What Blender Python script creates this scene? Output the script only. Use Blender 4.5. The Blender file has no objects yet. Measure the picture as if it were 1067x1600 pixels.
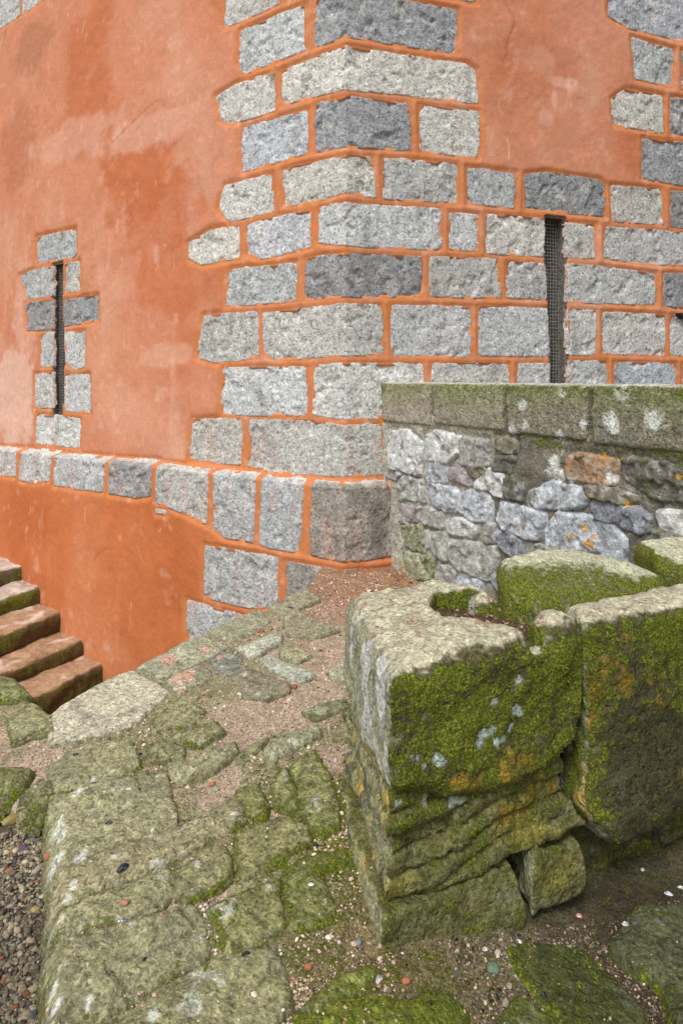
import bpy, math, random
import numpy as np
from mathutils import Vector
from mathutils.bvhtree import BVHTree

# ------------------------------------------------------------------ camera, sky, sun, exposure
scene = bpy.context.scene
FPX, CX, HY = 1067.0, 533.5, 590.0          # focal length and horizon of a 1067 x 1600 view
cam_data = bpy.data.cameras.new("camera")
cam = bpy.data.objects.new("camera", cam_data)
scene.collection.objects.link(cam)
cam.location = (0, 0, 0)
cam.rotation_euler = (math.radians(90), 0, 0)
cam_data.sensor_fit = 'VERTICAL'
cam_data.sensor_height = 36.0
cam_data.sensor_width = 24.0
cam_data.lens = 36.0 * FPX / 1600.0
cam_data.shift_y = -(800.0 - HY) / 1600.0
cam_data.clip_start = 0.05
cam_data.clip_end = 500
scene.camera = cam

SUN_EL, SUN_AZ = 52.0, 203.0                # direction the light comes from, clockwise from +Y
world = bpy.data.worlds.new("World")
scene.world = world
world.use_nodes = True
wn, wl = world.node_tree.nodes, world.node_tree.links
bg = wn["Background"]
sky = wn.new("ShaderNodeTexSky")
sky.sky_type = 'NISHITA'
sky.sun_disc = False
sky.sun_elevation = math.radians(SUN_EL)
sky.sun_rotation = math.radians(SUN_AZ)
sky.dust_density = 3.0
hs = wn.new("ShaderNodeHueSaturation")
hs.inputs["Saturation"].default_value = 0.28
wl.new(sky.outputs[0], hs.inputs["Color"])
wl.new(hs.outputs[0], bg.inputs["Color"])
bg.inputs["Strength"].default_value = 0.13
sun_data = bpy.data.lights.new("sun", 'SUN')
sun_data.energy = 1.5
sun_data.angle = math.radians(16)
sun_data.color = (1.0, 0.99, 0.965)
sun = bpy.data.objects.new("sun", sun_data)
scene.collection.objects.link(sun)
_a, _e = math.radians(SUN_AZ), math.radians(SUN_EL)
sdir = Vector((math.sin(_a) * math.cos(_e), math.cos(_a) * math.cos(_e), math.sin(_e)))
sun.rotation_euler = sdir.to_track_quat('Z', 'Y').to_euler()
scene.view_settings.view_transform = 'Standard'
scene.view_settings.look = 'None'
scene.view_settings.gamma = 1.0
scene.view_settings.exposure = 0.58

rng = np.random.default_rng(7)
random.seed(7)

# ------------------------------------------------------------------ noise and maths helpers
_G = rng.normal(size=(256, 3)); _G /= np.linalg.norm(_G, axis=1)[:, None]
_P = rng.permutation(256)


def perlin(p, seed=0):
    p = np.asarray(p, float) + seed * 17.37
    i = np.floor(p).astype(np.int64); f = p - i
    u = f * f * f * (f * (f * 6 - 15) + 10)
    out = np.zeros(len(p))
    for dx in (0, 1):
        wx = u[:, 0] if dx else 1 - u[:, 0]
        hx = _P[(i[:, 0] + dx) & 255]
        for dy in (0, 1):
            wy = wx * (u[:, 1] if dy else 1 - u[:, 1])
            hy = _P[(hx + i[:, 1] + dy) & 255]
            for dz in (0, 1):
                w = wy * (u[:, 2] if dz else 1 - u[:, 2])
                g = _G[_P[(hy + i[:, 2] + dz) & 255]]
                out += w * (g[:, 0] * (f[:, 0] - dx) + g[:, 1] * (f[:, 1] - dy) + g[:, 2] * (f[:, 2] - dz))
    return out * 1.6


def fbm(p, freq, octv=3, seed=0, gain=0.5):
    a, s, t = 1.0, np.zeros(len(p)), 0.0
    for k in range(octv):
        s += a * perlin(p * freq * 2 ** k, seed + k * 3.1); t += a; a *= gain
    return s / t


def ridged(p, freq, octv=3, seed=0):
    a, s, t = 1.0, np.zeros(len(p)), 0.0
    for k in range(octv):
        s += a * (1 - 2 * np.abs(perlin(p * freq * 2 ** k, seed + k * 3.1))); t += a; a *= 0.5
    return s / t


def sst(a, b, x):
    t = np.clip((x - a) / (b - a), 0, 1)
    return t * t * (3 - 2 * t)


def col(r, g, b):
    return np.array([((c / 255 + 0.055) / 1.055) ** 2.4 if c > 10 else c / 255 / 12.92 for c in (r, g, b)])


def mixc(A, B, t):
    return A + (B - A) * t[:, None]


def chaikin(P, r=0.2):
    P = np.asarray(P, float); Q = np.roll(P, -1, axis=0)
    out = np.empty((2 * len(P), 2)); out[0::2] = P * (1 - r) + Q * r; out[1::2] = P * r + Q * (1 - r)
    return out


def inpoly_dist(P, X, Y):
    """signed distance to polygon P, positive inside"""
    P = np.asarray(P, float); d2 = np.full(X.shape, 1e9); ins = np.zeros(X.shape, bool)
    for k in range(len(P)):
        ax, ay = P[k]; bx, by = P[(k + 1) % len(P)]
        ex, ey = bx - ax, by - ay; L = ex * ex + ey * ey + 1e-12
        t = np.clip(((X - ax) * ex + (Y - ay) * ey) / L, 0, 1)
        d2 = np.minimum(d2, (X - ax - t * ex) ** 2 + (Y - ay - t * ey) ** 2)
        if abs(ey) > 1e-12:
            c = ((ay > Y) != (by > Y)) & (X < ex * (Y - ay) / ey + ax)
            ins ^= c
    return np.where(ins, 1, -1) * np.sqrt(d2)


# ------------------------------------------------------------------ mesh and object helpers
def mesh_np(name, V, F, mat=None, C=None, moss=None, smooth=True):
    V = np.ascontiguousarray(V, dtype=np.float32); F = np.ascontiguousarray(F, dtype=np.int32)
    me = bpy.data.meshes.new(name)
    me.vertices.add(len(V)); me.vertices.foreach_set("co", V.ravel())
    k = F.shape[1]
    me.loops.add(F.size); me.loops.foreach_set("vertex_index", F.ravel())
    me.polygons.add(len(F)); me.polygons.foreach_set("loop_start", np.arange(0, F.size, k, dtype=np.int32))
    me.polygons.foreach_set("loop_total", np.full(len(F), k, dtype=np.int32))
    me.polygons.foreach_set("use_smooth", np.full(len(F), smooth, dtype=bool))
    me.update(calc_edges=True)
    if C is not None:
        a = me.attributes.new("Col", 'FLOAT_COLOR', 'POINT')
        c4 = np.ones((len(V), 4), np.float32); c4[:, :3] = np.clip(C, 0.004, 0.9)
        a.data.foreach_set("color", c4.ravel())
    a = me.attributes.new("moss", 'FLOAT', 'POINT')
    a.data.foreach_set("value", (np.zeros(len(V)) if moss is None else np.clip(moss, 0, 1)).astype(np.float32))
    if mat: me.materials.append(mat)
    return me


def add(name, me, parent=None, label=None, cat=None, group=None, kind=None):
    o = bpy.data.objects.new(name, me)
    scene.collection.objects.link(o)
    if parent is not None:
        o.parent = parent
        p, off = parent, Vector((0, 0, 0))
        while p is not None:
            off += p.location; p = p.parent
        o.location = -off
    if label: o["label"] = label
    if cat: o["category"] = cat
    if group: o["group"] = group
    if kind: o["kind"] = kind
    return o


def root(name, loc, label=None, cat=None, group=None, kind=None):
    o = bpy.data.objects.new(name, None); o.location = loc; o.empty_display_size = 0.1
    scene.collection.objects.link(o)
    if label: o["label"] = label
    if cat: o["category"] = cat
    if group: o["group"] = group
    if kind: o["kind"] = kind
    return o


def patch(poly, mapf, hf, res=0.012, warp=0.006, wfreq=14, seed=0, margin=0.012, cornr=0.14, grow=0.0):
    """irregular stone face: a height field over a polygon, sinking at its edge"""
    poly = chaikin(chaikin(poly, cornr), 0.25)
    lo, hi = poly.min(0) - 0.03, poly.max(0) + 0.03
    A = np.arange(lo[0], hi[0], res); B = np.arange(lo[1], hi[1], res)
    AA, BB = np.meshgrid(A, B, indexing='ij'); a, b = AA.ravel(), BB.ravel()
    P3 = np.stack([a, b, np.zeros_like(a)], 1)
    wa = fbm(P3, wfreq, 4, seed + 1, .62) + .5 * fbm(P3, wfreq * .3, 2, seed + 3); wb = fbm(P3, wfreq, 4, seed + 2, .62) + .5 * fbm(P3, wfreq * .3, 2, seed + 4)
    d = inpoly_dist(poly, a + warp * 2 * wa, b + warp * 2 * wb) + grow
    keep = d > -margin
    n, C, M = hf(a, b, d)
    V = mapf(a, b, n)
    K = keep.reshape(AA.shape); idx = np.arange(len(a)).reshape(AA.shape)
    q = K[:-1, :-1] & K[1:, :-1] & K[1:, 1:] & K[:-1, 1:]
    F = np.stack([idx[:-1, :-1][q], idx[1:, :-1][q], idx[1:, 1:][q], idx[:-1, 1:][q]], 1)
    used = np.zeros(len(a), bool); used[F.ravel()] = True
    rm = np.cumsum(used) - 1
    return V[used], rm[F], C[used], M[used]


def surfnet(F, org, h):
    """naive surface nets; F negative inside"""
    nx, ny, nz = F.shape
    S = F < 0
    cs = np.zeros((nx - 1, ny - 1, nz - 1), int)
    for i in (0, 1):
        for j in (0, 1):
            for k in (0, 1):
                cs += S[i:nx - 1 + i, j:ny - 1 + j, k:nz - 1 + k]
    act = (cs > 0) & (cs < 8)
    ci = np.argwhere(act)
    acc = np.zeros((len(ci), 3)); cnt = np.zeros(len(ci))
    cr = [(i, j, k) for i in (0, 1) for j in (0, 1) for k in (0, 1)]
    for c in cr:
        for ax in range(3):
            if c[ax]: continue
            e = list(c); e[ax] = 1
            fa = F[ci[:, 0] + c[0], ci[:, 1] + c[1], ci[:, 2] + c[2]]
            fb = F[ci[:, 0] + e[0], ci[:, 1] + e[1], ci[:, 2] + e[2]]
            m = (fa < 0) != (fb < 0)
            t = np.where(m, fa / np.where(m, fa - fb, 1), 0)
            p = np.array(c, float)[None, :].repeat(len(ci), 0); p[:, ax] += t
            acc += p * m[:, None]; cnt += m
    V = (ci + acc / cnt[:, None]) * h + np.asarray(org)
    id3 = -np.ones(act.shape, int); id3[act] = np.arange(len(ci))
    Fs = []
    for ax in range(3):
        b, c = (ax + 1) % 3, (ax + 2) % 3
        sl0 = [slice(None)] * 3; sl1 = [slice(None)] * 3
        sl0[ax] = slice(0, -1); sl1[ax] = slice(1, None)
        m = S[tuple(sl0)] != S[tuple(sl1)]
        inside0 = S[tuple(sl0)]
        I = np.argwhere(m)
        ok = (I[:, b] > 0) & (I[:, c] > 0) & (I[:, b] < F.shape[b] - 1) & (I[:, c] < F.shape[c] - 1)
        I = I[ok]
        fl = inside0[I[:, 0], I[:, 1], I[:, 2]]
        def cell(db, dc):
            J = I.copy(); J[:, b] -= db; J[:, c] -= dc
            return id3[J[:, 0], J[:, 1], J[:, 2]]
        q = np.stack([cell(1, 1), cell(0, 1), cell(0, 0), cell(1, 0)], 1)
        q[~fl] = q[~fl][:, ::-1]
        Fs.append(q)
    Q = np.concatenate(Fs)
    Q = Q[(Q >= 0).all(1)]
    return V, Q


def vnormals(V, F):
    a = V[F[:, 2]] - V[F[:, 0]]; b = V[F[:, 3]] - V[F[:, 1]]
    n = np.cross(a, b); N = np.zeros_like(V)
    for k in range(4): np.add.at(N, F[:, k], n)
    return N / (np.linalg.norm(N, axis=1)[:, None] + 1e-12)


def rock(sdf, lo, hi, h):
    g = [np.arange(l - 3 * h, u + 3 * h, h) for l, u in zip(lo, hi)]
    X, Y, Z = np.meshgrid(*g, indexing='ij')
    F = sdf(X.ravel(), Y.ravel(), Z.ravel()).reshape(X.shape)
    return surfnet(F, (g[0][0], g[1][0], g[2][0]), h)


def rbox(d2, dz, r):
    """rounded intersection of two distances (positive outside)"""
    a = np.maximum(d2 + r, 0); b = np.maximum(dz + r, 0)
    return np.sqrt(a * a + b * b) + np.minimum(np.maximum(d2 + r, dz + r), 0) - r


# ------------------------------------------------------------------ materials
def surface_mat(name, grain=90, amp=0.5, spec_dark=0.35, grain2=25, amp2=0.3, bump=0.006, bscale=60, bump2=0.01, bscale2=14,
                rough=0.92, mossy=False, flat=None, pits=0.0):
    m = bpy.data.materials.new(name); m.use_nodes = True
    N, L = m.node_tree.nodes, m.node_tree.links
    bs = N["Principled BSDF"]
    bs.inputs["Roughness"].default_value = rough
    bs.inputs["Specular IOR Level"].default_value = 0.18
    tc = N.new("ShaderNodeTexCoord")
    at = N.new("ShaderNodeAttribute"); at.attribute_name = "Col"
    base = at.outputs["Color"]
    if flat is not None:
        rgb = N.new("ShaderNodeRGB"); rgb.outputs[0].default_value = (*flat, 1); base = rgb.outputs[0]

    def noise(scale, det=3, ro=0.6):
        n = N.new("ShaderNodeTexNoise"); n.inputs["Scale"].default_value = scale
        n.inputs["Detail"].default_value = det; n.inputs["Roughness"].default_value = ro
        L.new(tc.outputs["Object"], n.inputs["Vector"]); return n.outputs["Fac"]

    def mr(sock, a, b, c, d):
        n = N.new("ShaderNodeMapRange"); L.new(sock, n.inputs[0])
        for k, v in zip((1, 2, 3, 4), (a, b, c, d)): n.inputs[k].default_value = v
        return n.outputs[0]

    def math_(op, x, y):
        n = N.new("ShaderNodeMath"); n.operation = op
        for k, v in enumerate((x, y)):
            if isinstance(v, (int, float)): n.inputs[k].default_value = v
            else: L.new(v, n.inputs[k])
        return n.outputs[0]

    def scale_col(c, f):
        n = N.new("ShaderNodeVectorMath"); n.operation = 'SCALE'
        L.new(c, n.inputs[0]); L.new(f, n.inputs["Scale"]); return n.outputs[0]

    g1 = noise(grain, 2.5, 0.7)
    f1 = mr(g1, 0.3, 0.7, 1 - amp, 1 + amp)
    g2 = noise(grain2, 3)
    f2 = mr(g2, 0.3, 0.7, 1 - amp2, 1 + amp2)
    f = math_('MULTIPLY', f1, f2)
    if spec_dark > 0:       # dark mineral flecks
        v = N.new("ShaderNodeTexVoronoi"); v.inputs["Scale"].default_value = grain * 0.9
        L.new(tc.outputs["Object"], v.inputs["Vector"])
        sep = N.new("ShaderNodeSeparateColor"); L.new(v.outputs["Color"], sep.inputs[0])
        fl = mr(sep.outputs[0], 0.74, 0.86, 1.0, 1 - spec_dark)
        lt = mr(sep.outputs[1], 0.8, 0.9, 1.0, 1 + spec_dark * 0.8)
        f = math_('MULTIPLY', math_('MULTIPLY', f, fl), lt)
    c = scale_col(base, f)
    h = math_('ADD', math_('MULTIPLY', noise(bscale, 4, 0.65), bump), math_('MULTIPLY', noise(bscale2, 4, 0.6), bump2))
    if pits > 0:
        pv = noise(bscale * 0.45, 2, 0.5)
        h = math_('SUBTRACT', h, math_('MULTIPLY', mr(pv, 0.56, 0.68, 0, 1), pits))
    if mossy:
        ma = N.new("ShaderNodeAttribute"); ma.attribute_name = "moss"
        mn = noise(34, 5, 0.7)
        mk = mr(math_('ADD', ma.outputs["Fac"], math_('MULTIPLY', math_('SUBTRACT', mn, 0.5), 1.5)), 0.42, 0.62, 0, 1)
        cr = N.new("ShaderNodeValToRGB")
        e = cr.color_ramp.elements
        e[0].position = 0.32; e[0].color = (*col(54, 60, 16), 1)
        e[1].position = 0.74; e[1].color = (*col(172, 178, 74), 1)
        x = e.new(0.52); x.color = (*col(104, 112, 32), 1)
        L.new(noise(130, 3, 0.7), cr.inputs[0])
        mx = N.new("ShaderNodeMix"); mx.data_type = 'RGBA'
        L.new(mk, mx.inputs[0]); L.new(c, mx.inputs[6]); L.new(cr.outputs[0], mx.inputs[7])
        c = mx.outputs[2]
        h = math_('ADD', h, math_('MULTIPLY', math_('MULTIPLY', noise(150, 4, 0.7), mk), 0.012))
    L.new(c, bs.inputs["Base Color"])
    b = N.new("ShaderNodeBump"); b.inputs["Strength"].default_value = 1.0; b.inputs["Distance"].default_value = 1.0
    L.new(h, b.inputs["Height"]); L.new(b.outputs[0], bs.inputs["Normal"])
    return m


M_granite = surface_mat("granite", grain=70, amp=0.34, spec_dark=0.36, grain2=16, amp2=0.16, bump=0.006, bscale=70, bump2=0.0065, bscale2=18, pits=0.003)
M_render = surface_mat("orange_render", grain=130, amp=0.10, spec_dark=0.05, grain2=24, amp2=0.06, bump=0.0034, bscale=120, bump2=0.007, bscale2=14)
M_rubble = surface_mat("rubble_stone", grain=70, amp=0.26, spec_dark=0.25, grain2=20, amp2=0.26, bump=0.008, bscale=60, bump2=0.02, bscale2=16, mossy=True)
M_mortar = surface_mat("lime_mortar", grain=110, amp=0.3, spec_dark=0.3, grain2=16, amp2=0.25, bump=0.008, bscale=90, bump2=0.015, bscale2=22, mossy=True, pits=0.006)
M_slab = surface_mat("schist_slab", grain=110, amp=0.40, spec_dark=0.38, grain2=30, amp2=0.34, bump=0.0085, bscale=95, bump2=0.012, bscale2=30, mossy=True, pits=0.003)
M_block = surface_mat("weathered_block", grain=110, amp=0.38, spec_dark=0.35, grain2=24, amp2=0.25, bump=0.010, bscale=85, bump2=0.014, bscale2=26, mossy=True, pits=0.006)
M_soil = surface_mat("sandy_soil", grain=190, amp=0.42, spec_dark=0.5, grain2=26, amp2=0.25, bump=0.007, bscale=170, bump2=0.014, bscale2=30, mossy=True)
M_step = surface_mat("stair_stone", grain=100, amp=0.2, spec_dark=0.2, grain2=18, amp2=0.2, bump=0.006, bscale=60, bump2=0.012, bscale2=18, mossy=True)
M_pebble = surface_mat("pebble", grain=220, amp=0.2, spec_dark=0.15, grain2=60, amp2=0.2, bump=0.0015, bscale=260, bump2=0.002, bscale2=90, rough=0.8)
M_wire = surface_mat("galvanised_wire", flat=tuple(col(140, 138, 130)), grain=200, amp=0.2, spec_dark=0, bump=0.0005, bump2=0, rough=0.5)
M_iron = surface_mat("black_iron", flat=tuple(col(40, 40, 44)), grain=100, amp=0.2, spec_dark=0, bump=0.001, bump2=0, rough=0.6)
M_dark = surface_mat("dark_masonry", flat=tuple(col(38, 36, 32)), grain=60, amp=0.3, spec_dark=0.3, bump=0.01, bump2=0.02)  # slit interior shade put into the colour; the wall core shares it
M_tuft = surface_mat("moss_tuft", grain=200, amp=0.15, spec_dark=0, grain2=80, amp2=0.15, bump=0.0002, bump2=0.0002)
M_shell = surface_mat("shell", grain=300, amp=0.15, spec_dark=0, grain2=120, amp2=0.2, bump=0.001, bscale=300, bump2=0.001, rough=0.45)

# ------------------------------------------------------------------ picture tiles used while measuring (zoomed crops)
TILES = {'T0': (0, 0, 1.0), 'T1': (280, 0, 2.6675), 'T2': (667, 0, 2.6675), 'T3': (280, 310, 2.6675), 'T4': (667, 310, 2.6675),
         'T5': (220, 620, 2.425), 'T6': (0, 330, 3.479), 'T7': (590, 590, 4.446), 'T8': (827, 590, 4.446), 'T9': (0, 850, 4.0),
         'TA': (180, 880, 2.6675), 'TB': (530, 880, 3.557), 'TC': (767, 840, 3.557), 'TD': (0, 1150, 3.557), 'TE': (260, 1150, 3.138),
         'TF': (540, 1180, 3.679), 'TG': (777, 1180, 3.679)}


def px(tile, pts):
    ox, oy, s = TILES[tile]
    return [(ox + x / s, oy + y / s) for x, y in pts]


# ------------------------------------------------------------------ plan of the tower: two gently curved walls meeting at a blunt corner
SS = np.arange(-10, 10.001, 0.01)
thL = np.radians(30.2 + np.clip(-SS, 0, 10) * 2.4)
thR = np.radians(19.2 + np.clip(SS, 0, 10) * 1.8)
Tx = np.where(SS < 0, -np.cos(thL), np.cos(thR)); Ty = np.where(SS < 0, np.sin(thL), np.sin(thR))
Nx = np.where(SS < 0, -np.sin(thL), np.sin(thR)); Ny = np.where(SS < 0, -np.cos(thL), -np.cos(thR))
i0 = int(np.argmin(np.abs(SS)))
PX = np.zeros_like(SS); PY = np.zeros_like(SS); PX[i0], PY[i0] = 0.0325, 5.0
for i in range(i0 + 1, len(SS)):
    PX[i] = PX[i - 1] + Tx[i] * .01; PY[i] = PY[i - 1] + Ty[i] * .01
for i in range(i0 - 1, -1, -1):
    PX[i] = PX[i + 1] + Tx[i] * .01; PY[i] = PY[i + 1] + Ty[i] * .01
MIT = math.tan(math.radians(49.4 / 2))


def wall_map(s, z, n):
    x = np.interp(s, SS, PX); y = np.interp(s, SS, PY)
    left = s < 0
    th = np.where(left, np.radians(30.2 - s * 2.4), np.radians(19.2 + s * 1.8))
    tx = np.where(left, -np.cos(th), np.cos(th)); ty = np.sin(th)
    nx = np.where(left, -np.sin(th), np.sin(th)); ny = -np.cos(th)
    k = MIT * np.exp(-np.abs(s) / 0.35)
    return np.stack([x + n * (nx - k * tx), y + n * (ny - k * ty), z], 1)


def wall_unproj(pts, n=0.0):
    W = wall_map(SS, SS * 0, np.full_like(SS, n)); r = W[:, 0] / W[:, 1]
    out = []
    for x, y in pts:
        s = np.interp((x - CX) / FPX, r, SS); Yd = np.interp(s, SS, W[:, 1])
        out.append((s, -(y - HY) / FPX * Yd))
    return np.array(out)


ledge_px = [(-200, 684), (0, 697), (30, 700), (85, 706), (168, 714), (242, 721), (325, 730), (405, 739), (483, 748), (540, 753), (615, 749), (900, 742)]
LED = wall_unproj(ledge_px, 0.10)
PL = 0.10


def base_n(s, z):
    zt = np.interp(s, LED[:, 0], LED[:, 1])
    return PL * sst(0.0, -0.05, z - zt)          # the plinth stands proud below the ledge


# ------------------------------------------------------------------ TOWER
G, D, B, W = 'g', 'd', 'b', 'w'
upper = [
 ('T1', G, [(188, -95), (415, -125), (418, 15), (300, 72), (186, 118)]),
 ('T0', G, [(446, 4), (490, -17), (541, -28), (640, -13), (743, 5), (743, -80), (541, -115), (446, -85)]),
 ('T1', G, [(252, 125), (528, 15), (530, 208), (268, 312), (245, 270)]),
 ('T1', D, [(567, -12), (700, -40), (950, 0), (1162, 38), (1160, 222), (1067, 215), (880, 185), (740, 160), (660, 168), (558, 200)]),
 ('T1', W, [(426, 292), (640, 205), (695, 190), (1032, 240), (1190, 262), (1235, 290), (1252, 432), (1067, 412), (700, 372), (428, 440)]),
 ('T1', G, [(152, 400), (245, 345), (400, 298), (400, 465), (215, 518), (172, 505)]),
 ('T1', B, [(262, 532), (535, 455), (538, 640), (255, 722)]),
 ('T1', D, [(565, 432), (700, 397), (955, 428), (975, 630), (700, 612), (568, 637)]),
 ('T1', W, [(1002, 435), (1250, 460), (1255, 600), (1243, 662), (1003, 632)]),
 ('T1', W, [(430, 705), (700, 645), (805, 650), (825, 828), (700, 803), (540, 850), (430, 862)]),
 ('T1', G, [(848, 655), (1165, 680), (1165, 850), (848, 832)]),
 ('T2', G, [(168, 695), (370, 720), (368, 872), (168, 847)]),
 ('T2', D, [(408, 725), (500, 715), (720, 750), (742, 770), (745, 905), (402, 872)]),
 ('T2', W, [(765, 772), (980, 785), (990, 940), (770, 925)]),
 ('T2', D, [(1015, 795), (1100, 800), (1100, 960), (1015, 945)]),
 ('T2', B, [(750, -60), (1150, -20), (1150, 180), (1060, 172), (850, 122), (755, 70)]),
 ('T2', G, [(850, 150), (1030, 205), (1028, 365), (865, 330)]),
 ('T2', D, [(1060, 210), (1150, 225), (1150, 400), (1062, 375)]),
 ('T2', W, [(768, 410), (830, 368), (985, 400), (990, 560), (775, 520)]),
 ('T2', D, [(1013, 403), (1150, 420), (1150, 590), (1013, 560)]),
 ('T2', D, [(895, 575), (1150, 600), (1150, 790), (895, 745)]),
 ('T3', W, [(188, -55), (385, -105), (398, 58), (205, 98), (160, 40)]),
 ('T3', W, [(38, 185), (130, 128), (255, 108), (258, 250), (95, 278), (40, 255)]),
 ('T3', B, [(278, 105), (550, 42), (548, 205), (340, 255), (278, 235)]),
 ('T3', G, [(578, 42), (640, 22), (700, 16), (1097, 40), (1097, 218), (700, 200), (580, 185)]),
 ('T4', G, [(95, 55), (215, 68), (218, 222), (92, 215)]),
 ('T4', W, [(245, 62), (494, 80), (492, 150), (490, 245), (245, 232)]),
 ('T4', G, [(580, 98), (705, 108), (703, 255), (582, 248)]),
 ('T4', G, [(740, 115), (1150, 145), (1150, 290), (880, 270), (738, 250)]),
 ('T3', G, [(205, 295), (490, 265), (488, 430), (190, 455)]),
 ('T3', D, [(525, 250), (700, 225), (1015, 238), (1018, 410), (780, 415), (520, 425)]),
 ('T4', G, [(10, 240), (300, 250), (312, 418), (10, 412)]),
 ('T4', G, [(333, 262), (495, 268), (503, 425), (330, 415)]),
 ('T4', W, [(584, 272), (620, 270), (955, 312), (955, 445), (700, 440), (586, 434)]),
 ('T4', D, [(985, 310), (1150, 315), (1150, 470), (985, 450)]),
 ('T3', G, [(100, 485), (330, 468), (330, 665), (150, 688), (70, 665)]),
 ('T3', G, [(345, 475), (560, 450), (845, 440), (860, 655), (400, 675), (350, 650)]),
 ('T3', G, [(880, 440), (1218, 450), (1220, 662), (885, 660)]),
 ('T4', G, [(215, 450), (505, 455), (514, 662), (215, 658)]),
 ('T4', G, [(588, 457), (708, 465), (708, 655), (588, 655)]),
 ('T4', G, [(730, 470), (995, 485), (998, 660), (728, 650)]),
 ('T4', G, [(1013, 485), (1150, 495), (1150, 660), (1015, 655)]),
 ('T0', G, [(347, 573), (479, 573), (480, 651), (344, 649)]),
 ('T0', W, [(491, 569), (541, 567), (663, 567), (664, 652), (593, 654), (540, 657), (487, 650)]),
 ('T4', G, [(15, 685), (345, 688), (340, 870), (20, 870)]),
 ('T4', G, [(380, 685), (515, 685), (517, 870), (375, 870)]),
 ('T4', G, [(588, 675), (755, 675), (755, 870), (588, 870)]),
 ('T4', B, [(778, 680), (1040, 690), (1045, 870), (778, 870)]),
 ('T4', G, [(1063, 690), (1150, 690), (1150, 870), (1063, 870)]),
 ('T5', W, [(195, 85), (385, 78), (380, 262), (182, 240)]),
 ('T5', W, [(408, 85), (640, 88), (765, 108), (910, 98), (925, 295), (765, 305), (500, 290), (403, 265)]),
 ('T6', G, [(200, 140), (415, 95), (415, 250), (205, 292)]),
 ('T6', G, [(107, 348), (210, 310), (288, 295), (288, 465), (145, 482)]),
 ('T6', G, [(348, 285), (435, 270), (437, 435), (348, 448)]),
 ('T6', D, [(137, 500), (288, 480), (288, 645), (140, 652)]),
 ('T6', D, [(348, 480), (535, 455), (538, 595), (348, 630)]),
 ('T6', G, [(222, 665), (288, 655), (288, 845), (220, 850)]),
 ('T6', G, [(349, 655), (465, 650), (460, 850), (400, 865), (356, 820)]),
 ('T6', G, [(190, 885), (288, 875), (288, 1075), (190, 1070)]),
 ('T6', G, [(350, 885), (490, 885), (495, 1098), (350, 1090)]),
 ('T6', W, [(200, 1100), (440, 1125), (435, 1290), (300, 1275), (190, 1265)]),
 ('T0', G, [(-30, -30), (31, -50), (31, 25), (0, 46), (-30, 62)]),
 ('T0', G, [(35, -52), (120, -100), (70, -2), (34, 24)]),
]
lower = [
 ('T0', G, [(-30, 697), (26, 701), (26, 745), (-30, 742)]),
 ('T6', W, [(112, 1288), (290, 1303), (272, 1465), (190, 1480), (108, 1462)]),
 ('T6', G, [(300, 1316), (580, 1340), (565, 1530), (420, 1510), (295, 1490)]),
 ('T6', D, [(595, 1345), (830, 1355), (822, 1550), (740, 1560), (592, 1535)]),
 ('T5', G, [(58, 252), (260, 278), (252, 485), (160, 440), (58, 405)]),
 ('T5', G, [(275, 281), (438, 291), (428, 555), (320, 535), (278, 500)]),
 ('T5', G, [(460, 296), (620, 313), (605, 590), (520, 580), (450, 560)]),
 ('T5', 'p', [(648, 320), (765, 330), (935, 318), (985, 600), (860, 618), (765, 625), (640, 600)]),
 ('T5', G, [(58, 424), (98, 430), (98, 449), (60, 441)]),
 ('T5', G, [(245, 560), (400, 585), (522, 605), (520, 800), (400, 800), (242, 762)]),
 ('T5', 'p', [(550, 620), (765, 655), (830, 650), (820, 800), (765, 800), (548, 800)]),
 ('T5', G, [(175, 765), (400, 830), (420, 960), (178, 920)]),
 ('T5', 'p', [(840, 655), (985, 645), (1040, 760), (840, 770)]),
]
slitR = px('T4', [(494, 76), (576, 86), (582, 500), (584, 900), (518, 900), (512, 560), (500, 380), (488, 200)])
slitL = px('T6', [(288, 292), (344, 282), (346, 700), (356, 850), (347, 880), (345, 1110), (334, 1155), (288, 1172)])
SLR, SLL = wall_unproj(slitR), wall_unproj(slitL)
TONE = {'g': col(173, 173, 170), 'd': col(140, 140, 140), 'b': col(171, 173, 176), 'w': col(180, 179, 173), 'p': col(148, 141, 132)}
ORANGE = col(205, 112, 72)

tower = root("tower", (0.03, 5.0, -1.5), "orange rendered tower corner with grey granite quoins, sloped plinth ledge and two arrow slits", "tower", kind="thing")


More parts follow.
